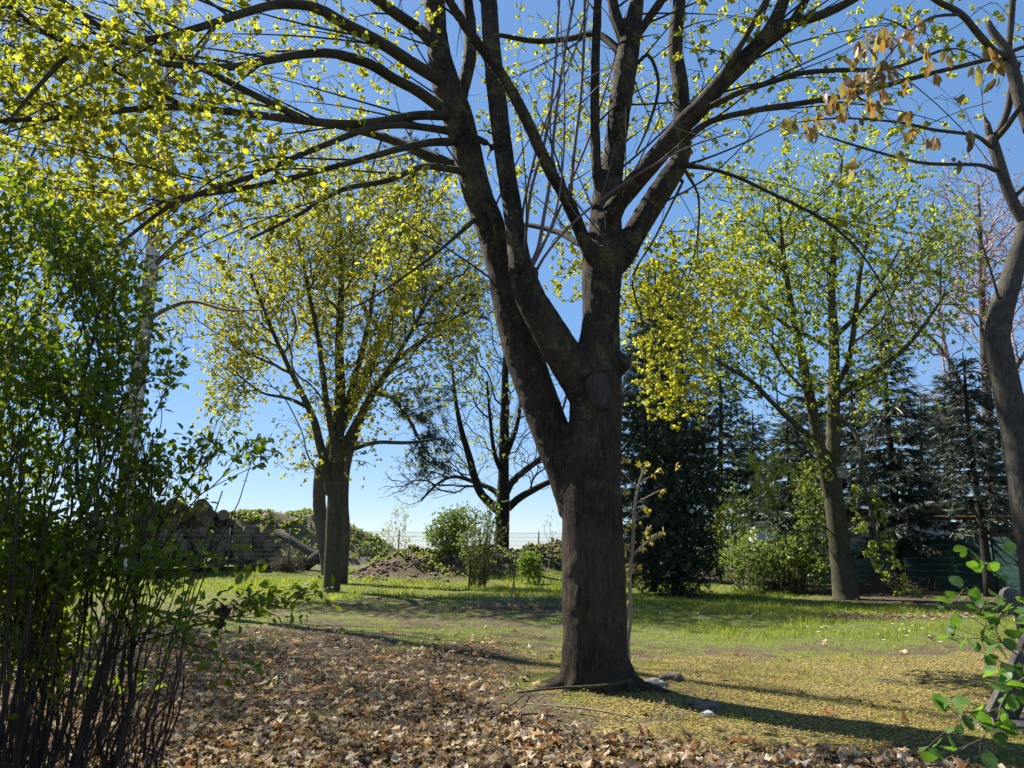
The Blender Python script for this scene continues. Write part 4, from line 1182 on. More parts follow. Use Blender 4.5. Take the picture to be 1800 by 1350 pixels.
# ------------------------------------------------------------------ birch
def birch():
    Yb = 17.0
    rg = np.random.default_rng(55)
    base = at(214, 985, Yb); base[2] = tz(base[0], base[1])
    root = empty('birch_tree', base, 'tall white-barked birch with weeping pale twigs behind the green bush', 'tree')
    tr = [(210, 1010, Yb, 17), (222, 860, Yb, 15), (236, 720, Yb, 14), (252, 590, Yb, 13), (266, 470, Yb, 12), (278, 360, Yb, 11), (290, 230, Yb, 9.5), (300, 110, Yb, 8), (311, 0, Yb, 6.5), (322, -160, Yb, 4), (330, -300, Yb, 2)]
    pts, rad = trace(tr, .15)
    mb = MB(); mb.tube(pts, rad, 14, rough=.05, seed=3)
    mb.build('trunk', MAT['birch_bark'], root, smooth=True)
    sk = Skel(); sk.line(pts, rad, solid=True)
    for pix in ([(268, 470, Yb, 5), (320, 420, Yb - .3, 4), (380, 370, Yb - .6, 2.5), (420, 350, Yb - .8, 1.5)], [(262, 560, Yb, 5), (300, 540, Yb - .2, 4), (340, 530, Yb - .3, 3), (400, 545, Yb - .5, 2), (460, 545, Yb - .6, 1.2)],
                [(285, 300, Yb, 4), (240, 230, Yb, 3), (200, 190, Yb, 2)], [(295, 160, Yb, 4), (350, 90, Yb, 3), (390, 30, Yb, 2)]):
        p, r = trace(pix, .2); sk.line(p, r)
    tg = blob_targets([(300, 150, Yb, 150, 230, 2.4, 1.3), (240, 400, Yb, 110, 150, 2, .9), (360, 330, Yb, 110, 140, 2, .8), (310, -150, Yb, 140, 160, 2, .6)], 620, .35, .5, 5, rg=rg)
    sk.grow(tg, bf=.35, seg=.3, rise=.15, rg=rg)
    n0 = len(sk.P)
    pn = np.array(sk.par)
    for i in range(len(pts), n0):
        if rg.random() < .34:
            ln = .6 + 1.6 * rg.random(); k = int(ln / .25); pa = i; d = unit(sk.D[i] * [1, 1, .2] + rg.normal(0, .3, 3) * [1, 1, 0])
            for j in range(k):
                s = (j + 1) / k
                pa = sk.node(sk.P[pa] + np.array([d[0] * .12 * (1 - s), d[1] * .12 * (1 - s), -.23]) + rg.normal(0, .015, 3), pa)
    sk.finish(tip=.0035, e=2.4)
    tw = MB(); sk.mesh(tw, classes=((.02, 3), (9, 6)))
    o = tw.build('branches', MAT['twig_brown'], root, smooth=True); o['kind'] = 'stuff'
    idx = sk.thin(.008); idx = np.repeat(idx[rg.random(len(idx)) < .75], 2)
    P = sk.Pa[idx] + rg.normal(0, .05, (len(idx), 3))
    A, N = leaf_axes(sk.tan[idx], .5, .1, .8, rg)
    foliage(root, 'leaf', 'foliage', [t_cluster(3, 560 + i, size=.7) for i in range(4)], P, A, N, .065 * (.6 + .8 * rg.random(len(P))), MAT['birch_leaf'], 0, rg)


def birch_mat():
    m, nt, out = new_mat('birch_bark'); L = nt.links.new
    geo = N_(nt, 'ShaderNodeNewGeometry')
    mp = N_(nt, 'ShaderNodeMapping'); mp.inputs['Scale'].default_value = (1.2, 1.2, 4.5); L(geo.outputs['Position'], mp.inputs[0])
    n = N_(nt, 'ShaderNodeTexNoise'); n.inputs['Scale'].default_value = 1.6; n.inputs['Detail'].default_value = 5; L(mp.outputs[0], n.inputs['Vector'])
    r = ramp(nt, [(.36, (.03, .025, .02)), (.44, (.30, .26, .22)), (.55, (.52, .47, .41)), (.75, (.62, .58, .53))]); L(n.outputs[0], r.inputs[0])
    bs = N_(nt, 'ShaderNodeBsdfPrincipled'); bs.inputs['Roughness'].default_value = .7; L(r.outputs[0], bs.inputs['Base Color'])
    bp = N_(nt, 'ShaderNodeBump'); bp.inputs['Strength'].default_value = .5; L(n.outputs[0], bp.inputs['Height']); L(bp.outputs[0], bs.inputs['Normal'])
    L(bs.outputs[0], out.inputs[0]); return m


MAT['birch_bark'] = birch_mat()
birch()
Yl = 15.5
leafy_tree('maple_tree', 'leafy gold maple standing behind the tall green bush',
           [[(-60, 1080, Yl, 20), (-62, 950, Yl, 18), (-64, 820, Yl, 16), (-60, 700, Yl, 12), (-50, 560, Yl, 9), (-40, 420, Yl, 7), (-30, 250, Yl, 5), (-10, 50, Yl, 3)],
            [(-62, 800, Yl, 9), (-20, 700, Yl, 7), (40, 600, Yl, 5), (90, 480, Yl, 3)], [(-64, 780, Yl, 9), (-120, 680, Yl, 7), (-200, 560, Yl, 4)]],
           [(-60, 380, Yl, 260, 210, 3, 1), (0, 600, Yl, 200, 120, 2.4, .8), (-150, 550, Yl, 200, 150, 2.5, .7), (60, 330, Yl, 170, 170, 2.2, 1.2), (120, 560, Yl, 110, 130, 1.6, .6), (60, 130, Yl, 170, 120, 2.2, .9), (-40, -20, Yl, 240, 150, 3, 1.1), (110, -80, Yl + .5, 190, 120, 2.6, 1.0)],
           2700, (MAT['green_bark'], MAT['green_bark'], MAT['maple_leaf_mid']), [t_cluster(6, 500 + i) for i in range(6)], 606, tip=.006, gap=.5, gs=.5, per=2, size=.15, bf=.32)

# ------------------------------------------------------------------ pine behind the leafy maple
def pine():
    Yp = 26.5
    rg = np.random.default_rng(66)
    base = at(575, 1000, Yp); base[2] = tz(base[0], base[1])
    root = empty('pine_tree', base, 'dark-needled pine with curved pale grey trunk leaning behind the leafy maple', 'tree')
    sk = Skel(); mb = MB()
    TR = [[(577, 1010, Yp, 12), (574, 980, Yp, 12), (566, 930, Yp, 12), (561, 880, Yp, 11.5), (564, 830, Yp, 11), (580, 790, Yp, 10.5), (605, 740, Yp, 10), (630, 690, Yp, 9.5), (650, 640, Yp, 9), (672, 590, Yp, 8), (700, 530, Yp, 7), (725, 450, Yp, 6), (735, 370, Yp, 4.5), (728, 300, Yp, 3), (720, 250, Yp, 2)],
          [(604, 990, Yp - .2, 9), (606, 930, Yp - .2, 9), (604, 880, Yp - .1, 9), (608, 820, Yp, 8.5), (625, 760, Yp + .1, 8), (650, 700, Yp + .2, 7), (690, 640, Yp + .3, 5.5), (740, 600, Yp + .4, 4), (800, 560, Yp + .5, 3), (840, 540, Yp + .6, 2)],
          [(655, 690, Yp, 5), (690, 700, Yp - .4, 4), (720, 740, Yp - .8, 3), (745, 790, Yp - 1, 2)],
          [(672, 590, Yp, 5), (640, 540, Yp, 4), (610, 480, Yp, 3), (600, 420, Yp, 2)]]
    for i, pix in enumerate(TR):
        p, r = trace(pix, .2)
        if i == 1: p = np.vstack([[p[0][0], p[0][1], tz(p[0][0], p[0][1]) - .05], p]); r = np.concatenate([[r[0]], r])
        mb.tube(p, r, 10, rough=.08, seed=i); sk.line(p, r, parent=(-1 if i == 1 else None), solid=True)
    mb.build('trunk', MAT['pine_bark'], root, smooth=True)
    bl = [(720, 340, Yp, 80, 110, 2, 1.2), (700, 450, Yp, 100, 90, 2, 1), (790, 540, Yp, 75, 70, 1.4, 1.2), (640, 420, Yp, 70, 70, 1.5, .8), (755, 800, Yp - 1, 42, 40, .9, 2.2), (745, 720, Yp - .8, 50, 60, 1, 1.2), (820, 500, Yp + .5, 45, 60, 1, .9), (600, 560, Yp, 60, 60, 1.2, .5)]
    tg = blob_targets(bl, 620, .40, .6, 77, rg=rg)
    sk.grow(tg, bf=.3, seg=.3, rg=rg); sk.finish(tip=.008, e=2.3)
    tw = MB(); sk.mesh(tw, classes=((.03, 3), (9, 6)))
    o = tw.build('branches', MAT['dark_bark'], root); o['kind'] = 'stuff'
    idx = sk.thin(.03); keep = rg.random(len(idx)) < np.where(sk.nch[idx] == 0, 1, .5); idx = np.repeat(idx[keep], 2)
    P = sk.Pa[idx] + rg.normal(0, .16, (len(idx), 3))
    A, N = leaf_axes(sk.tan[idx], .6, .1, .15, rg)
    foliage(root, 'needle', 'foliage', [t_blade(16, 600 + i, .7, .035) for i in range(5)], P, A, N, .30 + .16 * rg.random(len(P)), MAT['pine_needle'], 0, rg)


pine()

# ------------------------------------------------------------------ spruces and the dark cypress
def spruce(name, label, px, py_base, py_top, Y, half_px, mat, seed, whorl=.34, low=.1, shape=.75, dens=1.0, cut=0.0, lean=0):
    rg = np.random.default_rng(seed)
    b = at(px, py_base, Y); top = at(px + lean, py_top, Y)
    b[2] = tz(b[0], b[1]); top[1] = b[1]
    H = top[2] - b[2]; R = half_px * mpp((py_base + py_top) / 2, Y)
    root = empty(name, b, label, 'tree')
    k = 14; s = np.linspace(0, 1, k)
    pts = b + np.outer(s, top - b); pts[0, 2] -= .1; pts[:, 0] += .04 * np.sin(s * 7 + seed)
    mb = MB(); mb.tube(pts, .19 * (H / 11) * (1 - s) ** .8 + .015, 9, rough=.06, seed=seed)
    mb.build('trunk', MAT['dark_bark'], root, smooth=True)
    br = MB(); P, D, S = [], [], []
    z = low * H
    while z < H - .1:
        f = z / H
        L0 = R * min(1.0, (1 - f) ** shape * 1.12) * (1 if f > cut else .75)
        nb = max(4, int(6 + 2 * rg.random()))
        a0 = rg.random() * 6.28
        for q in range(nb):
            if rg.random() < .1: continue
            a = a0 + q * 6.283 / nb + rg.normal(0, .22); L = L0 * (.62 + .5 * rg.random())
            c = b + (top - b) * f + [0, 0, rg.normal(0, .08)]
            m = 7; t = np.linspace(0, 1, m)
            up = .28 * (f - .35); dr = .38 * (1 - f)
            path = np.stack([c[0] + np.cos(a) * L * t, c[1] + np.sin(a) * L * t, c[2] + L * (up * t - dr * t ** 1.6 + .16 * t ** 4)], -1)
            br.tube(path, .022 * (1 - t) * (L / 2 + .3) + .004, 4, False)
            ns = max(3, int(L / .085 * dens))
            tt = rg.random(ns) ** .75 * .92 + .08
            pp = np.stack([np.interp(tt, t, path[:, i]) for i in range(3)], -1)
            side = np.where(rg.random(ns) < .5, 1, -1)[:, None]
            out_ = np.array([np.cos(a), np.sin(a), 0]); sd = np.array([-np.sin(a), np.cos(a), 0])
            d = unit(out_ * .55 + side * sd * (.5 + .5 * rg.random((ns, 1))) + np.array([0, 0, -.35]) + rg.normal(0, .2, (ns, 3)))
            P.append(pp); D.append(d); S.append((.20 + .30 * rg.random(ns)) * (.55 + .5 * min(1, L)))
            P.append(path[-1:]); D.append(unit(out_[None] + [[0, 0, -.1]])); S.append([.35])
        z += whorl * (.7 + .6 * rg.random())
    br.build('branches', MAT['dark_bark'], root)['kind'] = 'stuff'
    P, D, S = np.vstack(P), np.vstack(D), np.concatenate(S)
    N = unit(rg.normal(0, .5, P.shape) + [0, 0, 1])
    foliage(root, 'needle', 'foliage', [t_blade(13, 700 + i, .38, .044, .25) for i in range(5)], P, D, N, S, mat, 0, rg)


spruce('spruce_tree', 'blue-grey spruce between the lime shrubs and the nest-box maple', 1385, 1010, 700, 23.0, 82, MAT['blue_spruce'], 11, .30, .04, .8, 1.5)
spruce('spruce_tree', 'tall dark spruce rising between the nest-box maple and the green screen', 1580, 1025, 560, 22.9, 82, MAT['green_spruce'], 12, .30, .17, .6, 1.4, lean=-30)
spruce('spruce_tree', 'grey-green spruce with bare lower trunk leaning over the shelter roof', 1738, 1047, 620, 19.4, 82, MAT['green_spruce'], 13, .28, .30, .6, 1.1, lean=-48)
spruce('spruce_tree', 'thin dark spruce squeezed between two bigger spruces', 1618, 1005, 690, 30.5, 62, MAT['green_spruce'], 15, .32, .2, .6, 1.0)
spruce('spruce_tree', 'dark spruce peeping over the big cypress', 1150, 1005, 455, 29.0, 95, MAT['conifer'], 14, .34, .12, .6, 1.5)
spruce('spruce_tree', 'distant dark spruce beyond the hanging maple boughs', 1265, 1000, 590, 31.0, 80, MAT['conifer'], 16, .4, .3, .7, 1.1)

for k_, (lb, px_, top_, Yk, hp, sd) in enumerate((
        ('dark spruce filling the gap behind the lime shrub', 1322, 720, 33.0, 70, 21),
        ('broad dark spruce behind the blue-grey spruce', 1425, 655, 31.5, 85, 22),
        ('shaggy dark spruce directly behind the nest-box maple trunk', 1498, 640, 29.5, 80, 23),
        ('tall dark spruce standing close beside the thin squeezed spruce', 1662, 650, 32.5, 85, 24),
        ('dark spruce behind the curved young tree', 1795, 690, 31.0, 85, 25))):
    spruce('spruce_tree', lb, px_, 1005, top_, Yk, hp, MAT['green_spruce'] if k_ % 2 else MAT['conifer'], sd, .32, .12, .55, 1.3)


def cypress():
    Yc = 20.5
    rg = np.random.default_rng(88)
    b = at(1190, 1042, Yc); b[2] = tz(b[0], b[1])
    root = empty('cypress_tree', b, 'broad dark green cypress sweeping down to the lawn', 'tree')
    sk = Skel(); mb = MB()
    for pix in ([(1190, 1045, Yc, 10), (1186, 950, Yc, 9), (1182, 850, Yc, 8), (1180, 750, Yc, 7), (1178, 650, Yc, 5), (1178, 540, Yc, 3), (1180, 470, Yc, 2)],
                [(1150, 1040, Yc + .3, 6), (1146, 940, Yc + .3, 6), (1142, 840, Yc + .4, 5), (1138, 720, Yc + .5, 4), (1135, 620, Yc + .5, 2)]):
        p, r = trace(pix, .25); mb.tube(p, r, 8, rough=.05); sk.line(p, r, parent=-1, solid=True)
    mb.build('trunk', MAT['dark_bark'], root, smooth=True)
    bl = [(1185, 985, Yc, 72, 62, 1.3, 2.0), (1190, 930, Yc, 75, 60, 1.5, 1.3), (1200, 860, Yc, 68, 60, 1.4, 1.2), (1180, 780, Yc, 80, 60, 1.5, 1.2), (1160, 700, Yc, 75, 70, 1.4, 1), (1170, 600, Yc, 75, 70, 1.3, .9), (1165, 520, Yc, 55, 60, 1, .8), (1250, 745, Yc, 60, 28, 1, .7), (1235, 830, Yc, 40, 30, .8, .8), (1100, 800, Yc + .8, 30, 160, .8, .6), (1120, 980, Yc, 30, 60, .8, 1)]
    sk.grow(blob_targets(bl, 1150, .36, .8, 99, bias=3, rg=rg), bf=.5, seg=.3, rise=-.05, rg=rg); sk.finish(tip=.006)
    tw = MB(); sk.mesh(tw, classes=((.03, 3), (9, 6))); tw.build('branches', MAT['dark_bark'], root)['kind'] = 'stuff'
    idx = sk.thin(.025); idx = np.repeat(idx, 6)
    P = sk.Pa[idx] + rg.normal(0, .15, (len(idx), 3))
    A, N = leaf_axes(sk.tan[idx], .6, .1, .4, rg)
    foliage(root, 'spray', 'foliage', [t_blade(9, 800 + i, .55, .06, .1) for i in range(5)], P, A, N, .12 + .14 * rg.random(len(P)), MAT['thuja'], 0, rg)


cypress()

# ------------------------------------------------------------------ shrubs
def shrub(name, label, base, nstem, rbase, blobs, n, mats, tms, size, seed, bf=.8, seg=.12, tip=.003, per=2, rmax=.012, spread=.04, ind=0, up=.3, droop=.1,
          internode=.7, cat='shrub', gap=0, gs=1.5, stem_h=.25, group=None, part='leaf', ang=.7, rise=.05, aspread=.8, classes=((.006, 3), (9, 5)), jit=.06, canes=0):
    rg = np.random.default_rng(seed)
    b = np.array([base[0], base[1], tz(base[0], base[1])])
    root = empty(name, b, label, cat, group)
    sk = Skel()
    for i in range(nstem):
        a = rg.random() * 6.28; r = rbase * math.sqrt(rg.random())
        x, y = b[0] + r * math.cos(a), b[1] + r * math.sin(a); z = tz(x, y)
        j = sk.node([x, y, z - .03], -1)
        sk.node([x + .15 * stem_h * math.cos(a), y + .15 * stem_h * math.sin(a), z + stem_h], j)
    sk.grow(blob_targets(blobs, n, gap, gs, seed, rg=rg), bf=bf, seg=seg, ang=ang, rise=rise, jit=jit, rg=rg)
    sk.finish(tip=tip, e=2.6)
    mb = MB(); sk.mesh(mb, classes=classes)
    for i in range(canes):                       # dense bare canes rising from the stool
        a = rg.random() * 6.28; r = rbase * 1.25 * math.sqrt(rg.random())
        x, y = b[0] + r * math.cos(a), b[1] + r * math.sin(a); h = .25 + 2.0 * rg.random() ** 1.4
        o_ = .16 * r / rbase * h
        s = np.linspace(0, 1, 6)
        w_ = np.cumsum(rg.normal(0, .035, (6, 2)), 0); w_[0] = 0
        pts = np.stack([x + math.cos(a) * o_ * s ** 1.6 + w_[:, 0], y + math.sin(a) * o_ * s ** 1.6 + w_[:, 1], tz(x, y) - .03 + h * s], -1)
        mb.tube(pts, (.004 + .007 * rg.random()) * (1 - .6 * s), 5, False)
    mb.build('stems', mats[0], root, smooth=True)['kind'] = 'stuff'
    if tms:
        idx = sk.thin(rmax); keep = rg.random(len(idx)) < np.where(sk.nch[idx] == 0, 1, internode)
        idx = np.repeat(idx[keep], per)
        P = sk.Pa[idx] + rg.normal(0, spread, (len(idx), 3))
        A, N = leaf_axes(sk.tan[idx], aspread, up, droop, rg)
        foliage(root, part, 'foliage', tms, P, A, N, size * (.6 + .7 * rg.random(len(idx))), mats[1], ind, rg)
    return root, sk


MAT['twig_dark'] = plain_mat('twig_dark', (.02, .014, .01), (.07, .05, .034), 5)
OV = [t_ovate(.5), t_ovate(.42, .25, -.2), t_ovate(.55, .12, -.05), t_ovate(.46, .2, .05)]
RO = [t_leaf(.74, .10, -.08), t_leaf(.82, .14, -.15), t_leaf(.66, .08, .06)]

# big bush at the left
YB = 4.3
shrub('leafy_bush', 'tall dark-green leafy bush with many thin upright stems', (-2.75, YB), 110, .6,
      [(50, 640, YB, 140, 300, .75, 1.3), (130, 500, YB, 130, 120, .6, 1), (120, 800, YB - .1, 150, 200, .6, 1.5), (60, 950, YB - .2, 140, 110, .5, 1.9), (170, 1000, YB - .3, 90, 70, .3, 1.2), (40, 390, YB, 110, 90, .5, .8), (230, 640, YB, 90, 130, .4, .6), (180, 930, YB - .2, 120, 80, .4, .6),
       (300, 820, YB, 90, 45, .3, .7), (410, 790, YB, 85, 32, .25, 1.0), (290, 880, YB, 90, 45, .3, .7), (-60, 800, YB, 130, 350, .7, .4),
       (310, 1010, YB - .3, 110, 45, .3, .7), (440, 1060, YB - .3, 120, 32, .2, .7), (250, 1090, YB - .3, 90, 50, .3, .6), (550, 1045, YB - .3, 60, 14, .1, .6), (320, 1110, YB - .4, 100, 30, .25, .35), (410, 1180, YB - .5, 75, 22, .2, .4), (20, 1120, YB - .1, 100, 120, .6, 2.2), (60, 1010, YB - .4, 60, 50, .3, .5), (400, 970, YB - .2, 70, 25, .2, .3)],
      7600, (MAT['twig_dark'], MAT['bush_leaf']), OV, .056, 31, bf=.62, ang=.6, seg=.08, tip=.0014, per=2, rmax=.0042, spread=.04, ind=300, internode=.55, jit=.1, canes=230, droop=.1, up=.25, stem_h=.5, gap=.42, gs=2.2)

# withered leaf caught in its twigs
def withered():
    c = at(391, 1078, YB - .35)
    rg = np.random.default_rng(3)
    mb = MB()
    for i in range(4):
        V, T, _ = t_dead(900 + i)
        M = np.array(Matrix.Rotation(rg.random() * 6, 3, 'Z') @ Matrix.Rotation(1.2 + .5 * rg.random(), 3, 'X'))
        mb.add((V - [0, 0, .1]) @ M.T * .085 + c + rg.normal(0, .012, 3) + [0, 0, -.02 * i], T)
    mb.tube([c + [0, 0, .05], c + [.005, 0, -.02], c + [.03, 0, -.1]], [.003, .004, .002], 5)
    o = mb.build('withered_leaf', MAT['withered'], origin=c)
    tag(o, 'curled blackish dry leaf caught among the bush twigs', 'dry leaf')


MAT['withered'] = plain_mat('withered', (.02, .014, .01), (.06, .04, .028), 20)
withered()

# round-leaved twigs at the lower right
YR = 2.7
shrub('leafy_bush', 'low bush with rounded fresh green leaves in front of the wooden stand', (2.45, YR + .1), 8, .12,
      [(1735, 1060, YR, 75, 32, .25, 1), (1700, 1120, YR, 70, 25, .2, .9), (1760, 1000, YR, 40, 30, .2, .5), (1715, 970, YR, 35, 14, .1, .5), (1770, 1190, YR - .2, 60, 30, .2, .8), (1745, 1280, YR - .2, 70, 30, .2, 1), (1670, 1325, YR - .3, 50, 12, .1, 1.8), (1660, 1240, YR - .1, 80, 12, .1, .5), (1860, 1150, YR, 60, 160, .3, .5)],
      130, (MAT['twig_brown'], MAT['round_leaf']), RO, .054, 32, bf=.5, seg=.06, tip=.0012, per=1, rmax=.004, spread=.012, ind=300, internode=.75, up=.5, droop=0, aspread=.7, stem_h=.2)

# curved young tree at the right edge with bronze leaves
def curved_tree():
    Yt = 4.6
    rg = np.random.default_rng(44)
    TR = [[(1850, 1330, Yt, 30), (1838, 1150, Yt, 28), (1822, 1000, Yt, 26), (1808, 900, Yt, 25), (1796, 830, Yt, 24), (1786, 760, Yt, 23), (1772, 690, Yt, 22), (1757, 620, Yt, 20.5), (1753, 590, Yt, 20), (1762, 540, Yt, 19), (1776, 495, Yt, 17), (1792, 440, Yt, 15), (1806, 390, Yt, 13), (1815, 340, Yt, 12)],
          [(1812, 400, Yt, 11), (1797, 384, Yt, 9.5), (1776, 345, Yt, 9), (1762, 305, Yt, 9), (1752, 272, Yt, 9), (1744, 248, Yt, 9), (1742, 240, Yt, 8)],
          [(1746, 246, Yt, 7), (1760, 222, Yt, 6), (1772, 190, Yt, 6), (1779, 150, Yt - .05, 5.5), (1790, 110, Yt - .1, 5)],
          [(1750, 244, Yt, 6), (1768, 225, Yt - .1, 5), (1790, 195, Yt - .2, 4.5), (1830, 150, Yt - .3, 4)],
          [(1742, 244, Yt, 6), (1737, 228, Yt, 6), (1735, 218, Yt, 5)],
          [(1812, 230, Yt - .1, 11), (1795, 180, Yt - .1, 11), (1782, 130, Yt - .1, 10), (1772, 95, Yt - .1, 9), (1760, 75, Yt - .1, 7), (1745, 55, Yt - .1, 6), (1736, 38, Yt - .1, 5)],
          [(1772, 92, Yt - .1, 6), (1776, 50, Yt - .1, 5.5), (1780, 0, Yt - .15, 5), (1782, -60, Yt - .2, 4)],
          [(1768, 100, Yt - .1, 7), (1750, 92, Yt - .15, 6), (1722, 62, Yt - .25, 6), (1690, 25, Yt - .35, 5.5), (1645, 0, Yt - .45, 5), (1590, -40, Yt - .55, 4)],
          [(1750, 300, Yt, 4), (1720, 290, Yt - .1, 3.2), (1640, 288, Yt - .25, 3), (1590, 280, Yt - .35, 2.5), (1500, 255, Yt - .5, 2), (1440, 235, Yt - .6, 1.2)],
          [(1742, 258, Yt, 4), (1712, 238, Yt - .15, 3.2), (1640, 228, Yt - .3, 2.8), (1580, 215, Yt - .4, 2.2), (1480, 208, Yt - .6, 1.6), (1400, 215, Yt - .75, 1)],
          [(1690, 25, Yt - .35, 3), (1640, 30, Yt - .5, 2.5), (1600, 55, Yt - .65, 2), (1560, 100, Yt - .8, 1.6), (1530, 150, Yt - .9, 1.2), (1500, 175, Yt - .95, 1)],
          [(1600, 55, Yt - .65, 1.8), (1575, 40, Yt - .75, 1.4), (1545, 30, Yt - .8, 1)],
          [(1784, 345, Yt, 4), (1830, 300, Yt, 3)],
          [(1765, 560, Yt, 3), (1740, 470, Yt - .1, 1.6), (1715, 400, Yt - .2, 1)]]
    b = at(1850, 1330, Yt)
    b[2] = tz(b[0], b[1])
    root = empty('curved_tree', b, 'young tree with curved smooth trunk and a few bronze hanging leaves', 'tree')
    mb = MB(); sk = Skel()
    for i, pix in enumerate(TR):
        p, r = trace(pix, .05)
        if i == 0: p = np.vstack([[p[0][0], p[0][1], b[2] - .05], p]); r = np.concatenate([[r[0]], r])
        mb.tube(p, r, 14 if r[0] > .03 else 7, rough=.05, seed=i); sk.line(p, r, solid=True)
    mb.build('trunk', MAT['grey_bark'], root, smooth=True)
    bl = [(1540, 120, Yt - .85, 50, 60, .2, 1.2), (1480, 190, Yt - .75, 70, 35, .25, 1.2), (1560, 60, Yt - .75, 50, 40, .2, .8), (1410, 215, Yt - .75, 50, 18, .1, .9), (1600, 230, Yt - .4, 60, 30, .2, .5), (1730, 120, Yt - .3, 60, 50, .3, .6), (1640, 110, Yt - .5, 60, 50, .2, .4), (1330, 225, Yt - .85, 20, 8, .1, .3), (1690, 250, Yt - .2, 40, 30, .2, .3), (1530, 285, Yt - .6, 60, 14, .1, .5)]
    sk.grow(blob_targets(bl, 100, rg=rg), bf=.3, seg=.08, rg=rg); sk.finish(tip=.0012, e=2.5)
    tw = MB(); sk.mesh(tw, classes=((.006, 3), (9, 5))); tw.build('branches', MAT['twig_brown'], root)['kind'] = 'stuff'
    idx = sk.thin(.004, True)
    idx = np.repeat(idx, 3)
    P = sk.Pa[idx] + rg.normal(0, .02, (len(idx), 3))
    A = unit(rg.normal(0, .35, (len(P), 3)) + [0, 0, -1]); N = unit(rg.normal(0, 1, (len(P), 3)) + [0, -.4, 0])
    foliage(root, 'leaf', 'foliage', [t_leaf(.42, .2, -.1), t_leaf(.48, .3, .1), t_leaf(.38, .15, -.15)], P, A, N, .065 + .05 * rg.random(len(P)), MAT['red_leaf'], 300, rg, margin=60)


curved_tree()

# sapling beside the big trunk
def sapling():
    Ys = 8.0
    rg = np.random.default_rng(45)
    b = at(1106, 1175, Ys); b[2] = tz(b[0], b[1])
    root = empty('maple_sapling', b, 'thin maple sapling with amber leaves beside the big trunk', 'sapling')
    TR = [[(1106, 1175, Ys, 4), (1104, 1130, Ys, 3.5), (1109, 1080, Ys, 3.5), (1107, 1020, Ys, 3.2), (1112, 960, Ys, 3), (1115, 900, Ys, 2.8), (1121, 860, Ys, 2.4), (1133, 822, Ys, 2)],
          [(1112, 975, Ys, 2), (1135, 955, Ys, 1.8), (1155, 938, Ys, 1.3)], [(1112, 973, Ys, 2), (1100, 962, Ys, 1.6), (1092, 952, Ys, 1)], [(1121, 862, Ys, 1.8), (1108, 845, Ys, 1.5), (1093, 828, Ys, 1)],
          [(1115, 906, Ys, 1.5), (1130, 892, Ys - .05, 1)], [(1110, 1008, Ys, 1.6), (1117, 1002, Ys, 1.2)], [(1119, 884, Ys, 1.6), (1135, 875, Ys, 1.2), (1160, 862, Ys, 1)], [(1122, 850, Ys, 1.4), (1142, 838, Ys, 1.2)],
          [(1109, 1030, Ys, 1.4), (1128, 1024, Ys, 1)], [(1115, 905, Ys, 1.4), (1095, 888, Ys, 1)]]
    mb = MB(); sk = Skel()
    for i, pix in enumerate(TR):
        p, r = trace(pix, .05)
        if i == 0: p = np.vstack([[b[0], b[1], b[2] - .02], p]); r = np.concatenate([[r[0]], r])
        mb.tube(p, r, 7, rough=.05, seed=i)
    mb.build('trunk', MAT['sap_bark'], root, smooth=True)
    spots = [(1140, 815), (1128, 818), (1160, 822), (1150, 834), (1185, 822), (1097, 862), (1098, 805), (1158, 864), (1133, 890), (1140, 893), (1112, 920), (1118, 921), (1131, 932), (1094, 930), (1162, 932), (1140, 952), (1132, 960), (1150, 945), (1100, 960), (1096, 965), (1110, 992), (1098, 992), (1125, 990), (1102, 1012), (1128, 1024), (1099, 1034), (1104, 1058)]
    P = np.array([at(x, y, Ys) + rg.normal(0, .015, 3) for x, y in spots for _ in range(3)])
    A = unit(rg.normal(0, .8, P.shape) + [0, 0, -.5]); N = unit(rg.normal(0, .5, P.shape) + [0, -.6, .8])
    foliage(root, 'leaf', 'foliage', [t_maple(20 + i, .5) for i in range(4)], P, A, N, .06 + .05 * rg.random(len(P)), MAT['sap_leaf'], 300, rg)


MAT['sap_bark'] = plain_mat('sap_bark', (.18, .13, .09), (.34, .27, .19), 8)
sapling()

# shrubs along the bank
def gp(px, py, Y): p = at(px, py, Y); return (p[0], p[1])


BANK = 'shrubs by the earth bank'
shrub('green_shrub', 'rounded bright green shrub growing on the earth bank', gp(790, 985, 31.5), 14, .35, [(790, 935, 31.5, 42, 42, 1.1, 1), (770, 945, 31.5, 22, 28, .8, .8), (815, 920, 31.5, 30, 34, .8, .8)],
      420, (MAT['twig_brown'], MAT['shrub_leaf']), [t_cluster(6, 850 + i) for i in range(4)], .15, 51, bf=.7, seg=.3, tip=.004, per=3, rmax=.03, spread=.1, stem_h=.3)
shrub('hazel_shrub', 'sparse shrub of upright bare stems with small leaves above, in front of the earth bank', gp(843, 1030, 25.0), 22, .28, [(845, 940, 25, 45, 55, .9, 1.2), (870, 890, 25, 30, 30, .6, .6), (815, 950, 25, 25, 40, .5, .6)],
      170, (MAT['twig_brown'], MAT['shrub_leaf']), [t_cluster(4, 860 + i) for i in range(4)], .12, 52, bf=1.2, seg=.3, tip=.005, per=2, rmax=.02, spread=.08, stem_h=.5, internode=.28)
shrub('young_birch', 'wispy young birch with pale sparse leaves on the earth bank', gp(703, 1010, 28.0), 3, .1, [(700, 930, 28, 30, 48, .7, 1), (690, 960, 28, 30, 25, .6, .5)],
      110, (MAT['sap_bark'], MAT['birch_leaf']), [t_cluster(4, 870 + i) for i in range(4)], .10, 53, bf=.5, seg=.25, tip=.0035, per=2, rmax=.012, spread=.06, stem_h=.6, internode=.4)
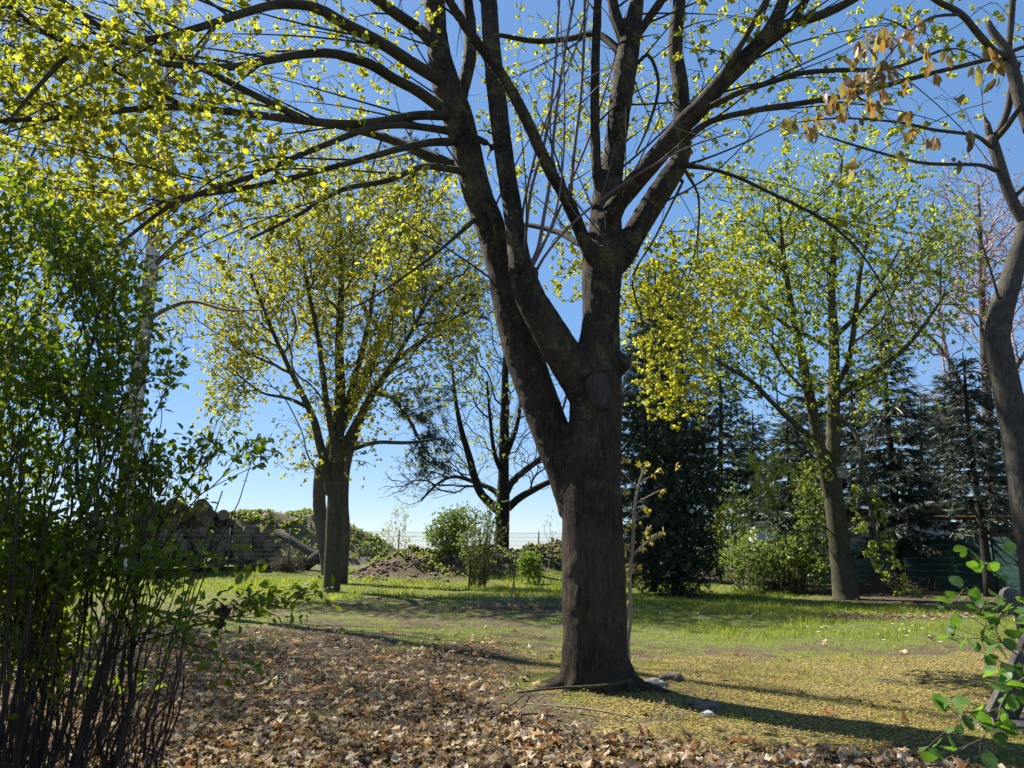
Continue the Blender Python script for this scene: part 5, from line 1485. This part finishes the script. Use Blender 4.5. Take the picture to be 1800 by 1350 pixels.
shrub('weed_clump', 'lush light-green weeds on the bank beside the big trunk', gp(935, 1005, 27.5), 20, .45, [(932, 990, 27.5, 24, 20, .6, 1), (925, 982, 27.5, 14, 16, .4, .6)],
      190, (MAT['grass'], MAT['shrub_leaf']), [t_cluster(5, 880 + i) for i in range(4)], .13, 54, bf=.7, seg=.2, tip=.004, per=3, rmax=.03, spread=.07, stem_h=.1, cat='weeds')
shrub('dry_sapling', 'thin nearly bare sapling by the fence, between the dark bare tree and the big trunk', gp(963, 985, 31), 2, .05, [(965, 930, 31, 20, 35, .4, 1)],
      36, (MAT['sap_bark'], MAT['birch_leaf']), [t_cluster(4, 870)], .09, 55, bf=.4, seg=.25, tip=.004, per=1, rmax=.012, spread=.04, stem_h=.5, internode=.1)
shrub('lime_shrub', 'feathery lime-green shrub in the gap beside the dark cypress', gp(1278, 1000, 26), 16, .5, [(1280, 900, 26, 48, 45, 1.1, 1.2), (1270, 940, 26, 60, 45, 1.1, .8)],
      380, (MAT['twig_brown'], MAT['lime_leaf']), [t_cluster(4, 885 + i) for i in range(4)], .12, 56, bf=.7, seg=.3, tip=.006, per=2, rmax=.02, spread=.12, stem_h=.8)
shrub('hedge_shrub', 'loose mid-green thicket under the blue-grey spruce', gp(1345, 1025, 22), 26, .9, [(1335, 975, 22, 70, 45, 1, 1.2), (1400, 985, 22, 55, 42, 1, 1.2), (1290, 985, 22, 40, 36, .8, .7)],
      650, (MAT['twig_brown'], MAT['thicket_leaf']) if 'thicket_leaf' in MAT else (MAT['twig_brown'], MAT['shrub_leaf']), [t_cluster(5, 890 + i) for i in range(4)], .12, 57, bf=.8, seg=.25, tip=.005, per=2, rmax=.02, spread=.1, stem_h=.3)
shrub('ivy_shrub', 'bright leafy climber between the nest-box maple and the blue-grey spruce', gp(1420, 1025, 21.5), 10, .4, [(1425, 870, 21.5, 28, 60, .6, 1), (1420, 950, 21.5, 32, 55, .6, 1), (1440, 1000, 21.0, 26, 30, .5, 1)],
      360, (MAT['twig_brown'], MAT['shrub_leaf']), [t_cluster(5, 895 + i) for i in range(4)], .13, 58, bf=.8, seg=.25, tip=.005, per=2, rmax=.02, spread=.1, stem_h=.3)

# sticks and stakes
def stick(name, label, pts, rads, mat='twig_brown', cat='stick', group=None, origin=None):
    mb = MB(); mb.tube(catmull(np.array(pts), .1), np.interp(np.linspace(0, 1, len(catmull(np.array(pts), .1))), np.linspace(0, 1, len(rads)), rads), 7, rough=.12, seed=len(pts))
    o = mb.build(name, MAT[mat], origin=pts[0], smooth=True)
    return tag(o, label, cat, group)


def on(x, y, dz=0): return [x, y, tz(x, y) + dz]


x, y = gp(824, 1036, 23.5)
stick('garden_stake', 'dark upright stake in the long grass beside the bare-stemmed shrub', [on(x, y, -.05), on(x + .02, y, .45), on(x + .04, y, .98)], [.03, .028, .026], 'dark_bark', 'stake')
xa, ya = gp(898, 1072, 17.3); xb, yb = gp(908, 1074, 17.3)
stick('support_cane', 'thin cane crossing another, leaning away from the big trunk', [on(xb, yb, -.03), on(xb - .08, yb + .02, .6), on(xb - .14, yb + .03, 1.22)], [.014, .013, .011], 'twig_brown', 'cane')
stick('support_cane', 'thin cane crossing another, leaning toward the big trunk', [on(xa, ya, -.03), on(xa + .08, ya - .02, .6), on(xa + .16, ya - .03, 1.22)], [.014, .013, .011], 'twig_brown', 'cane')
x, y = gp(703, 1010, 28.6)
# fallen mossy branches by the trunk
stick('fallen_branch', 'mossy fallen branch lying against the foot of the big trunk', [on(*gp(910, 1242, 6.55), .03), on(*gp(985, 1228, 6.6), .05), on(*gp(1060, 1215, 6.62), .08), on(*gp(1112, 1203, 6.6), .13)], [.008, .012, .014, .016], 'green_bark', 'branch')
stick('fallen_branch', 'long thin fallen branch half buried in brown leaves', [on(*gp(790, 1285, 5.75), .04), on(*gp(870, 1295, 5.7), .05), on(*gp(945, 1288, 5.75), .05)], [.006, .009, .006], 'green_bark', 'branch')
stick('fallen_branch', 'thin greyish twig lying on moss in front of the big trunk', [on(*gp(925, 1255, 6.2), .03), on(*gp(1000, 1268, 6.0), .04), on(*gp(1050, 1280, 5.9), .04), on(*gp(1110, 1290, 5.8), .03)], [.004, .006, .007, .006], 'sap_bark', 'branch')
stick('fallen_branch', 'forked twig crossing the mossy branch at the trunk foot', [on(*gp(870, 1285, 5.8), .03), on(*gp(925, 1240, 6.5), .04), on(*gp(890, 1215, 6.9), .03)], [.004, .006, .004], 'green_bark', 'branch')
for k, (dx, h) in enumerate(((0, .42), (.1, .38), (-.06, .3))):
    x, y = gp(1296, 1140, 9.4)
    stick('dry_stalk', 'dry pale stalk poking up from the lawn', [on(x + dx * .5, y, -.01), on(x + dx * 1.6 + .1, y, h * .6), on(x + dx * 2 + .25, y - .05, h)], [.004, .004, .002], 'sap_bark', 'stalk', 'dry stalks in the lawn')


# stones by the trunk
def stone(label, px, py, Y, r, seed, mat='stone', flat=.6):
    rg = np.random.default_rng(seed)
    x, y = gp(px, py, Y); c = np.array(on(x, y, r * flat * .1))
    import bmesh
    bm = bmesh.new(); bmesh.ops.create_icosphere(bm, subdivisions=3, radius=1)
    V = np.array([v.co[:] for v in bm.verts]); F = np.array([[v.index for v in f.verts] for f in bm.faces]); bm.free()
    d = 1 + .9 * (fnoise(V[:, 0] * 1.6 + seed + 9, V[:, 1] * 1.6 + V[:, 2] * 1.3 + 20, seed) - .5) + .6 * (fnoise(V[:, 0] * 5 + 30, V[:, 1] * 5 + V[:, 2] * 4 + 30, seed) - .5)
    V = V * d[:, None] * r * np.array([1, .8, flat])
    mb = MB(); mb.add(V + c, F)
    o = mb.build('stone', MAT[mat], origin=c, smooth=True); tag(o, label, 'stone')


MAT['stone'] = plain_mat('stone', (.16, .14, .12), (.40, .37, .33), 14, .9, .8)
MAT['pale_stone'] = plain_mat('pale_stone', (.22, .21, .19), (.48, .45, .42), 14, .9, .6)
MAT['clod'] = plain_mat('clod', (.05, .04, .03), (.19, .15, .11), 16, .95, .9)
stone('knobbly grey stone at the foot of the big trunk', 1150, 1205, 7.2, .12, 1, 'stone', .42)
stone('dark lump of earth just behind the knobbly grey stone', 1178, 1196, 7.5, .11, 2, 'clod', .6)
stone('crumbly brown clod of earth in the trunk shadow', 1240, 1248, 6.3, .15, 3, 'clod', .4)
stone('small white chalky stone below the brown clod', 1245, 1270, 6.0, .06, 4, 'pale_stone', .5)
stone('scrap of white litter on the far grass by the leafy maple', 543, 1012, 25.5, .14, 5, 'pale_stone', .4)


def daisies():
    rg = np.random.default_rng(12)
    stem_m = MAT['grass']
    k = 10
    V, T, mt = [[0, 0, .045]], [], []
    for i in range(k):
        a = 6.283 * i / k
        V += [[.014 * math.cos(a), .014 * math.sin(a), .043]]
    T = [[0, 1 + i, 1 + (i + 1) % k] for i in range(k)]
    me = np_mesh('daisy', V, T, None, [MAT['daisy']])
    me2 = np_mesh('flower_stem', [[-.002, 0, 0], [.002, 0, 0], [.001, 0, .043], [-.001, 0, .043]], None, [[0, 1, 2, 3]], [MAT['grass']])
    for px, py in ((1390, 1103), (1420, 1108), (1445, 1110), (1590, 1118), (1583, 1120), (1595, 1128), (1600, 1122), (1545, 1126), (1555, 1136), (1635, 1130), (1622, 1118), (1440, 1120), (1605, 1112), (1570, 1108), (1655, 1142)):
        dy = (675 - py) / FPX; Y = CAM_H / -((SP + dy * CP) / (CP - dy * SP))
        x, y = gp(px, py, Y)
        o = add_obj('daisy', me, None, on(x, y)); o.scale = (1.5, 1.5, 1.5)
        tag(o, 'tiny white daisy flowering in the bright lawn', 'daisy', 'daisies in the lawn')
        s = bpy.data.objects.new('flower_stem', me2); COL.objects.link(s); s.parent = o


MAT['daisy'] = plain_mat('daisy', (.75, .75, .72), (.85, .85, .82), 5)
daisies()


# ------------------------------------------------------------------ wooden stand at the right edge
def wooden_stand():
    Yw = 5.6
    def w(px, py, dY=0): return at(px, py, Yw + dY)
    b = w(1760, 1270); b[2] = tz(b[0], b[1])
    root = empty('wooden_stand', b, 'weathered grey wooden stand of crossed planks at the lawn edge', 'stand')
    def plank(p0, p1, wid, thick, name, round_end=False):
        p0, p1 = np.array(p0), np.array(p1); d = unit(p1 - p0); n = np.array([0, 1.0, 0]); s = unit(np.cross(d, n)); L = np.linalg.norm(p1 - p0)
        prof = [(0, -1), (0, 1), (L, 1), (L, -1)]
        if round_end: prof = [(wid * (.9 - .9 * math.cos(a)), -math.sin(a) if False else s_) for a, s_ in ()] or [(wid * .5, -1), (wid * .12, -.75), (0, -.3), (0, .3), (wid * .12, .75), (wid * .5, 1), (L, 1), (L, -1)]
        f = [p0 + d * a + s * c * wid / 2 - n * thick / 2 for a, c in prof]; bk = [q + n * thick for q in f]
        k = len(prof); V = f + bk
        mb = MB()
        T = [[0, i, i + 1] for i in range(1, k - 1)] + [[k, k + i + 1, k + i] for i in range(1, k - 1)]
        Q = [[i, k + i, k + (i + 1) % k, (i + 1) % k] for i in range(k)]
        mb.add(V, T, Q)
        o = mb.build(name, MAT['weathered'], root)
        bv = o.modifiers.new('b', 'BEVEL'); bv.width = .006; bv.segments = 2
    m = mpp(1150, Yw)
    plank(w(1764, 1036), w(1830, 1110), 32 * m, .05, 'upper_arm', True)
    plank(w(1797, 1080, .06), w(1812, 1170, .06), 22 * m, .05, 'upright')
    plank(w(1818, 1118, -.02), w(1742, 1272, -.02), 30 * m, .06, 'leg')
    plank(w(1836, 1128, .22), w(1765, 1275, .22), 26 * m, .05, 'leg')
    q0, q1 = w(1716, 1278, .1), w(1850, 1283, .1)
    mb = MB(); c = (q0 + q1) / 2; mb.box([c[0], c[1], c[2]], (abs(q1[0] - q0[0]), .42, .09)); mb.build('foot_beam', MAT['weathered'], root)


MAT['weathered'] = plain_mat('weathered', (.035, .03, .025), (.13, .115, .10), 5, .85, .8, stretch=(7, 7, 1.5))
wooden_stand()

# ------------------------------------------------------------------ fence, mound, logs
def wire_fence():
    b = [FX0, FY0, tz(FX0, FY0)]
    root = empty('wire_fence', b, 'dark green welded wire mesh fence behind the earth bank', 'fence')
    d = np.array([FC, FS, 0])
    ks = list(range(-4, 11))
    P = [np.array([FX0, FY0, 0]) + d * 2.5 * k for k in ks]
    for p in P:
        g = tz(p[0], p[1])
        mb = MB(); mb.box([p[0], p[1], (g + 2.12) / 2 - .1], (.06, .06, 2.12 - g + .2), [[FC, -FS, 0], [FS, FC, 0], [0, 0, 1]])
        mb.build('fence_post', MAT['fence_green'], root)
    def rod(mb, a, c, r):
        t = unit(c - a); u = unit(np.cross(t, [.3, .8, .1])) * r; v = np.cross(t, u)
        V = [a + u, a - .5 * u + .87 * v, a - .5 * u - .87 * v, c + u, c - .5 * u + .87 * v, c - .5 * u - .87 * v]
        mb.add(V, Q=[[0, 1, 4, 3], [1, 2, 5, 4], [2, 0, 3, 5]])
    for a, c in zip(P[:-1], P[1:]):
        mb = MB(); z0, z1 = .5, 2.05
        for i in range(8):
            z = z0 + .2 * i + .1
            for off in (-.006, .006):
                rod(mb, a + [off, off, z], c + [off, off, z], .006)
        n = 50
        for i in range(n):
            p = a + (c - a) * (i + .5) / n
            rod(mb, p + [0, 0, z0], p + [0, 0, z1], .0042)
        mb.build('mesh_panel', MAT['fence_green'], root)


MAT['fence_green'] = plain_mat('fence_green', (.03, .055, .045), (.06, .09, .075), 4, .5, .1)
wire_fence()


def mound():
    c = at(560, 985, 41.0)
    nx = 120
    u = np.linspace(-1, 1, nx); X, Y = np.meshgrid(u, u)
    r = np.sqrt(X ** 2 + Y ** 2)
    wx, wy = c[0] - 3.0 + X * 9.5, c[1] + 1 + Y * 5.5
    hgt = 2.9 * (1 - sstep(.25, 1.0, r)) * (.75 + .4 * fnoise(wx * .5, wy * .5, 15)) + .25 * (fnoise(wx * 1.4, wy * 1.4, 16) - .5) * (r < .9)
    Z = hgt + terrain(wx, wy) - .1
    V = np.stack([wx, wy, Z], -1).reshape(-1, 3)
    i = np.arange(nx - 1)[:, None] * nx; j = np.arange(nx - 1)[None]
    mb = MB(); mb.add(V, Q=np.stack([i + j, i + j + 1, i + nx + j + 1, i + nx + j], -1).reshape(-1, 4))
    o = mb.build('earth_mound', MAT['mound_soil'], smooth=True); tag(o, 'weedy spoil heap beyond the wire fence', kind='structure')
    # weeds on it
    n = 16000
    k = rng.integers(0, len(V), n); ok = (r.ravel()[k] < .85) & (rng.random(n) < .15 + 1.3 * sstep(.42, .62, fnoise(V[k, 0] * .8, V[k, 1] * .8 + V[k, 2], 18)))
    P = V[k[ok]] + rng.normal(0, .06, (ok.sum(), 3)) * [1, 1, .3] + [0, 0, .03]
    A = unit(rng.normal(0, .5, P.shape) + [0, 0, .6]); N = unit(rng.normal(0, 1, P.shape))
    A, B, N = frames(A, N)
    mb = MB(); mb.add(*scatter_arrays(t_cluster(5, 999), P, A, B, N, .22 + .16 * rng.random(len(P))))
    o = mb.build('mound_weeds', MAT['mound_grass']); tag(o, 'green weeds covering the spoil heap beyond the fence', 'weeds', kind='stuff')


MAT['mound_soil'] = plain_mat('mound_soil', (.09, .07, .04), (.20, .16, .10), 3, .95, .5)
mound()


def log_mesh(r, L, seed):
    rg = np.random.default_rng(seed)
    mb = MB(); s = np.linspace(0, 1, 4)
    p = np.stack([np.zeros(4), (s - .5) * L, np.zeros(4)], -1)
    mb.tube(p, r * (1 + rg.normal(0, .03, 4)), 14, False, rough=.08, seed=seed)
    V = np.vstack(mb.V); Q = np.vstack(mb.Q)
    nv = len(V); VB = np.vstack([V, [V[-14:].mean(0)]])
    bark = np_mesh('log', VB, [[nv, nv - 14 + i, nv - 14 + (i + 1) % 14] for i in range(14)], Q, [MAT['log_bark'], MAT['log_end']], True, mt=[1] * 14)
    f = V[:14]; bk = V[-14:]
    VV = np.vstack([f, [f.mean(0) + [0, -.004, 0]]])
    T = [[14, (i + 1) % 14, i] for i in range(14)]
    return bark, np_mesh('cut_end', VV, T, None, [MAT['log_end']])


def place_log(me, loc, rz, label, group, tilt=0, name='log', cat='log'):
    o = add_obj(name, me[0], None, loc); o.rotation_euler = (tilt, 0, rz)
    tag(o, label, cat, group)
    e = bpy.data.objects.new('cut_end', me[1]); COL.objects.link(e); e.parent = o
    return o


MAT['log_bark'] = bark_mat('log_bark', (.025, .02, .017), (.11, .09, .075), 6, 1, .7)
MAT['log_end'] = plain_mat('log_end', (.06, .045, .035), (.19, .15, .115), 6, .9, .5)


def log_pile():
    meshes = [(r_, log_mesh(r_, 3.0 + .3 * k, 40 + k)) for k, r_ in enumerate((.19, .23, .27, .21, .30, .25))]
    rg = np.random.default_rng(17)
    yaw = math.radians(-12)
    x0 = at(505, 985, 35.0)[0]; zb = tz(x0, 35) + .05
    row_z = zb; ROWS = ('bottom', 'second', 'third', 'fourth', 'fifth', 'sixth', 'seventh', 'top')
    for row in range(8):
        xs = x0 - .1 - row * (.28 if row < 5 else .5) - (.22 if row % 2 else 0)
        end = x0 - 7.2
        rowh = .41; first = True
        while xs > end:
            r_, me = meshes[rg.integers(0, 6)]
            if row >= 7 and rg.random() < .35: xs -= .5; continue
            dl = x0 - (xs - r_)
            place_log(me, [x0 - dl * .927, 36.0 - dl * .375 + rg.normal(0, .16), row_z + .22 + rg.normal(0, .03)], math.radians(21) + rg.normal(0, .03), ('rough log at the slanting end of the %s row of the log pile' if first else 'rough log stacked in the %s row of the log pile beyond the fence') % ROWS[row], 'logs in the pile beyond the fence'); first = False
            xs -= 2 * r_ * .97
        row_z += rowh * .86
    o = place_log(meshes[0][1], [at(528, 965, 33.6)[0], 33.8, 1.3], 1.2, 'grey log lying loose across the end of the log pile', None, .45)
    o = place_log(meshes[2][1], [at(545, 985, 33.5)[0], 33.5, .62], 1.05, 'barkless log slanting to the grass beside the log pile', None, -.5)
    for c in o.children: pass


log_pile()
def brush(name, label, px, py, Y, n, rx, h, seed, mat='twig_brown'):
    rg = np.random.default_rng(seed); x, y = gp(px, py, Y)
    b = np.array(on(x, y)); mb = MB()
    for i in range(n):
        a = rg.random() * 6.28; c = b + np.array([rg.normal(0, rx * .5), rg.normal(0, rx * .3), abs(rg.normal(0, h * .4))]); d = unit([math.cos(a), math.sin(a) * .5, rg.normal(0, .35)]); l = .2 + .45 * rg.random()
        mb.tube([c - d * l, c + rg.normal(0, .04, 3), c + d * l], [.008, .007, .004], 4, False)
    o = mb.build(name, MAT[mat], origin=b); tag(o, label, 'twigs', kind='stuff')


brush('brush_heap', 'low heap of dead reddish twigs under the tall dark spruce', 1555, 1030, 22.0, 240, .9, .45, 5)
brush('brush_heap', 'tangle of dead twigs at the end of the log pile', 505, 985, 32.6, 260, .5, .7, 6)

# ------------------------------------------------------------------ screen fence, shelter, shed
def privacy_fence():
    a = np.array([11.6, 26.4]); c = np.array([14.15, 18.6])
    d = unit(c - a); n = np.array([-d[1], d[0]]) if -d[1] < 0 else np.array([d[1], -d[0]])
    L = np.linalg.norm(c - a)
    root = empty('privacy_fence', [a[0], a[1], tz(*a)], 'dark green screen fence of woven horizontal strips under the shelter', 'fence')
    R = [[d[0], -d[1], 0], [d[1], d[0], 0], [0, 0, 1]]
    npan = 4; pl = L / npan
    for k in range(npan + 1):
        p = a + d * pl * k; g = tz(*p)
        mb = MB(); mb.box([p[0], p[1], g + .78], (.06, .06, 1.66), R); mb.build('fence_post', MAT['screen_dark'], root)
    rg = np.random.default_rng(4)
    for k in range(npan):
        m = a + d * pl * (k + .5); g = tz(*m) + .02
        for i in range(8):
            # each strip bows out between the wires in slight pillows
            zc = g + .1 + .19 * i
            ns = 13; s = np.linspace(-.5, .5, ns) * (pl - .07)
            V, Q = [], []
            off = rg.normal(0, .003)
            for q, e in enumerate(s):
                bow = .006 * math.sin(q * math.pi * .5 + i * math.pi) + off + rg.normal(0, .003)
                for zz, bb in ((-.093, 0), (0, .006), (.093, 0)):
                    p = m + d * e + n * (bow + bb)
                    V.append([p[0], p[1], zc + zz])
            for q in range(ns - 1):
                for z_ in range(2): Q.append([q * 3 + z_, (q + 1) * 3 + z_, (q + 1) * 3 + z_ + 1, q * 3 + z_ + 1])
            mb = MB(); mb.add(V, Q=Q); mb.build('strip', MAT['screen'], root, smooth=True)


MAT['screen'] = plain_mat('screen', (.012, .04, .034), (.026, .07, .06), 5, .5, .15, spec=.4)
MAT['screen_dark'] = plain_mat('screen_dark', (.02, .03, .028), (.035, .05, .045), 5, .5, .1)
privacy_fence()


def shelter():
    root = empty('shelter', [13.4, 25, tz(13.4, 25)], 'open timber shelter with dark roof and braced posts behind the green screen', 'shelter')
    x0, x1, y0, y1 = 14.15, 25.0, 20.4, 27.0
    zt = 2.45
    mb = MB()
    mb.box([(x0 + x1) / 2 + .1, (y0 + y1) / 2, zt + .26], (x1 - x0 + .6, y1 - y0 + .8, .16)); mb.build('roof', MAT['roof_dark'], root)
    for k in range(9):
        x = x0 + .2 + k * 1.3
        mb = MB(); mb.box([x, (y0 + y1) / 2, zt + .09], (.08, y1 - y0 + .3, .16)); mb.build('rafter', MAT['timber'], root)
    for y in (y0, y1):
        mb = MB(); mb.box([(x0 + x1) / 2, y, zt - .075], (x1 - x0, .14, .15)); mb.build('beam', MAT['timber'], root)
        for x in (x0 + .15, x0 + 3.4, x0 + 6.8):
            g = tz(x, y)
            mb = MB(); mb.box([x, y, (g + zt - .15) / 2], (.14, .139, zt - .15 - g)); mb.build('post', MAT['timber'], root)
            for s in (-1, 1):
                c = np.array([x + s * .36, y, zt - .46]); a = s * math.radians(45)
                R = [[math.cos(a), 0, math.sin(a)], [0, 1, 0], [-math.sin(a), 0, math.cos(a)]]
                mb = MB(); mb.box(c, (.09, .09, .86), R); mb.build('brace', MAT['timber'], root)
    # firewood stacked inside, seen over the screen
    me = [log_mesh(.09 + .02 * k, .5, 90 + k) for k in range(3)]
    rg = np.random.default_rng(8)
    g = tz(15.2, 23)
    rack = empty('wood_rack', [16.6, 23.6, g], 'low timber rack holding firewood under the shelter', 'rack')
    for dx in (-1.5, 1.5):
        for dy in (-.2, .2):
            mb = MB(); mb.box([16.6 + dx, 23.6 + dy, g + .55], (.1, .1, 1.1)); mb.build('leg', MAT['timber'], rack)
    mb = MB(); mb.box([16.6, 23.6, g + 1.14], (3.7, .55, .07)); mb.build('deck', MAT['timber'], rack)
    for row in range(4):
        for k in range(17):
            if row == 3 and rg.random() < .4: continue
            place_log(me[rg.integers(0, 3)], [15.0 + k * .2 + (.1 if row % 2 else 0), 23.6 + rg.normal(0, .03), g + 1.29 + row * .19], rg.normal(0, .05), 'split firewood billet in the %s layer on the timber rack' % ('lowest', 'second', 'third', 'top')[row], 'firewood stacked under the shelter', 0, 'firewood', 'firewood')


MAT['roof_dark'] = plain_mat('roof_dark', (.03, .026, .022), (.07, .06, .05), 3, .8, .3)
MAT['timber'] = plain_mat('timber', (.11, .065, .04), (.22, .14, .085), 5, .8, .4, stretch=(3, 3, 1))
shelter()


def corrugated_shed():
    a = np.array([10.2, 29.0]); c = np.array([17.5, 29.0])
    root = empty('metal_shed', [a[0], a[1], tz(*a)], 'pale grey corrugated metal shed wall behind the spruces', 'shed')
    for k in range(7):
        xa = a[0] + k * (c[0] - a[0]) / 7; xb = a[0] + (k + 1) * (c[0] - a[0]) / 7
        n = 40; xs = np.linspace(xa + .005, xb - .005, n)
        ys = a[1] + .022 * np.sign(np.sin(xs * 2 * np.pi / .2)) * np.minimum(1, 1.8 * np.abs(np.sin(xs * 2 * np.pi / .2))) + (k % 2) * .004
        z0, z1 = tz(xa, a[1]) - .05, 2.35
        V = np.concatenate([np.stack([xs, ys, np.full(n, z0)], -1), np.stack([xs, ys, np.full(n, z1)], -1)])
        mb = MB(); mb.add(V, Q=[[i, i + 1, n + i + 1, n + i] for i in range(n - 1)]); mb.build('sheet', MAT['metal'], root)
    mb = MB(); mb.box([(a[0] + c[0]) / 2, a[1] + 1.2, 2.42], (c[0] - a[0] + .3, 2.8, .1)); mb.build('roof', MAT['roof_dark'], root)
    mb = MB(); mb.box([a[0] + .03, a[1] + 1.25, 1.2], (.06, 2.4, 2.3)); mb.build('side_wall', MAT['metal'], root)


MAT['metal'] = plain_mat('metal', (.62, .62, .64), (.80, .79, .80), 2, .5, .05)
corrugated_shed()


def berm_clods():
    """Rough earth clods and weed tufts on the bank."""
    n = 2600
    s_ = 2 + 15 * rng.random(n); q = -3.6 + rng.normal(0, 1.1, n)
    x = FX0 + s_ * FC - q * FS; y = FY0 + s_ * FS + q * FC
    z = terrain(x, y)
    k = 9; base = np.array([[0, 0, 1], [.9, 0, .2], [.3, .85, .25], [-.7, .5, .2], [-.7, -.5, .3], [.3, -.85, .2], [0, 0, -1]])
    T = np.array([[0, 1, 2], [0, 2, 3], [0, 3, 4], [0, 4, 5], [0, 5, 1], [6, 2, 1], [6, 3, 2], [6, 4, 3], [6, 5, 4], [6, 1, 5]])
    V = base[None] * (.6 + .8 * rng.random((n, 7, 1))) * (.03 + .10 * rng.random(n)[:, None, None] ** 2) + np.stack([x, y, z + .02], -1)[:, None]
    mb = MB(); mb.add(V.reshape(-1, 3), (T[None] + (np.arange(n) * 7)[:, None, None]).reshape(-1, 3))
    o = mb.build('earth_clods', MAT['clod_light']); tag(o, 'crumbled clods of bare earth on the bank', 'earth', kind='stuff')
    n = 2600
    s_ = 2 + 15 * rng.random(n); q = -3.6 + rng.normal(0, 1.3, n)
    x = FX0 + s_ * FC - q * FS; y = FY0 + s_ * FS + q * FC
    ok = fnoise(x * .9, y * .9, 66) > .52; x, y = x[ok], y[ok]
    P = np.stack([x, y, terrain(x, y) + .05], -1)
    A, B, N = frames(unit(rng.normal(0, .4, P.shape) + [0, 0, .8]), unit(rng.normal(0, 1, P.shape)))
    mb = MB(); mb.add(*scatter_arrays(t_cluster(6, 998), P, A, B, N, .12 + .16 * rng.random(len(P))))
    o = mb.build('bank_weeds', MAT['mound_grass']); tag(o, 'low green weeds sprouting on the earth bank', 'weeds', kind='stuff')


MAT['clod_light'] = plain_mat('clod_light', (.08, .055, .04), (.24, .17, .12), 6, .95, .6)
berm_clods()
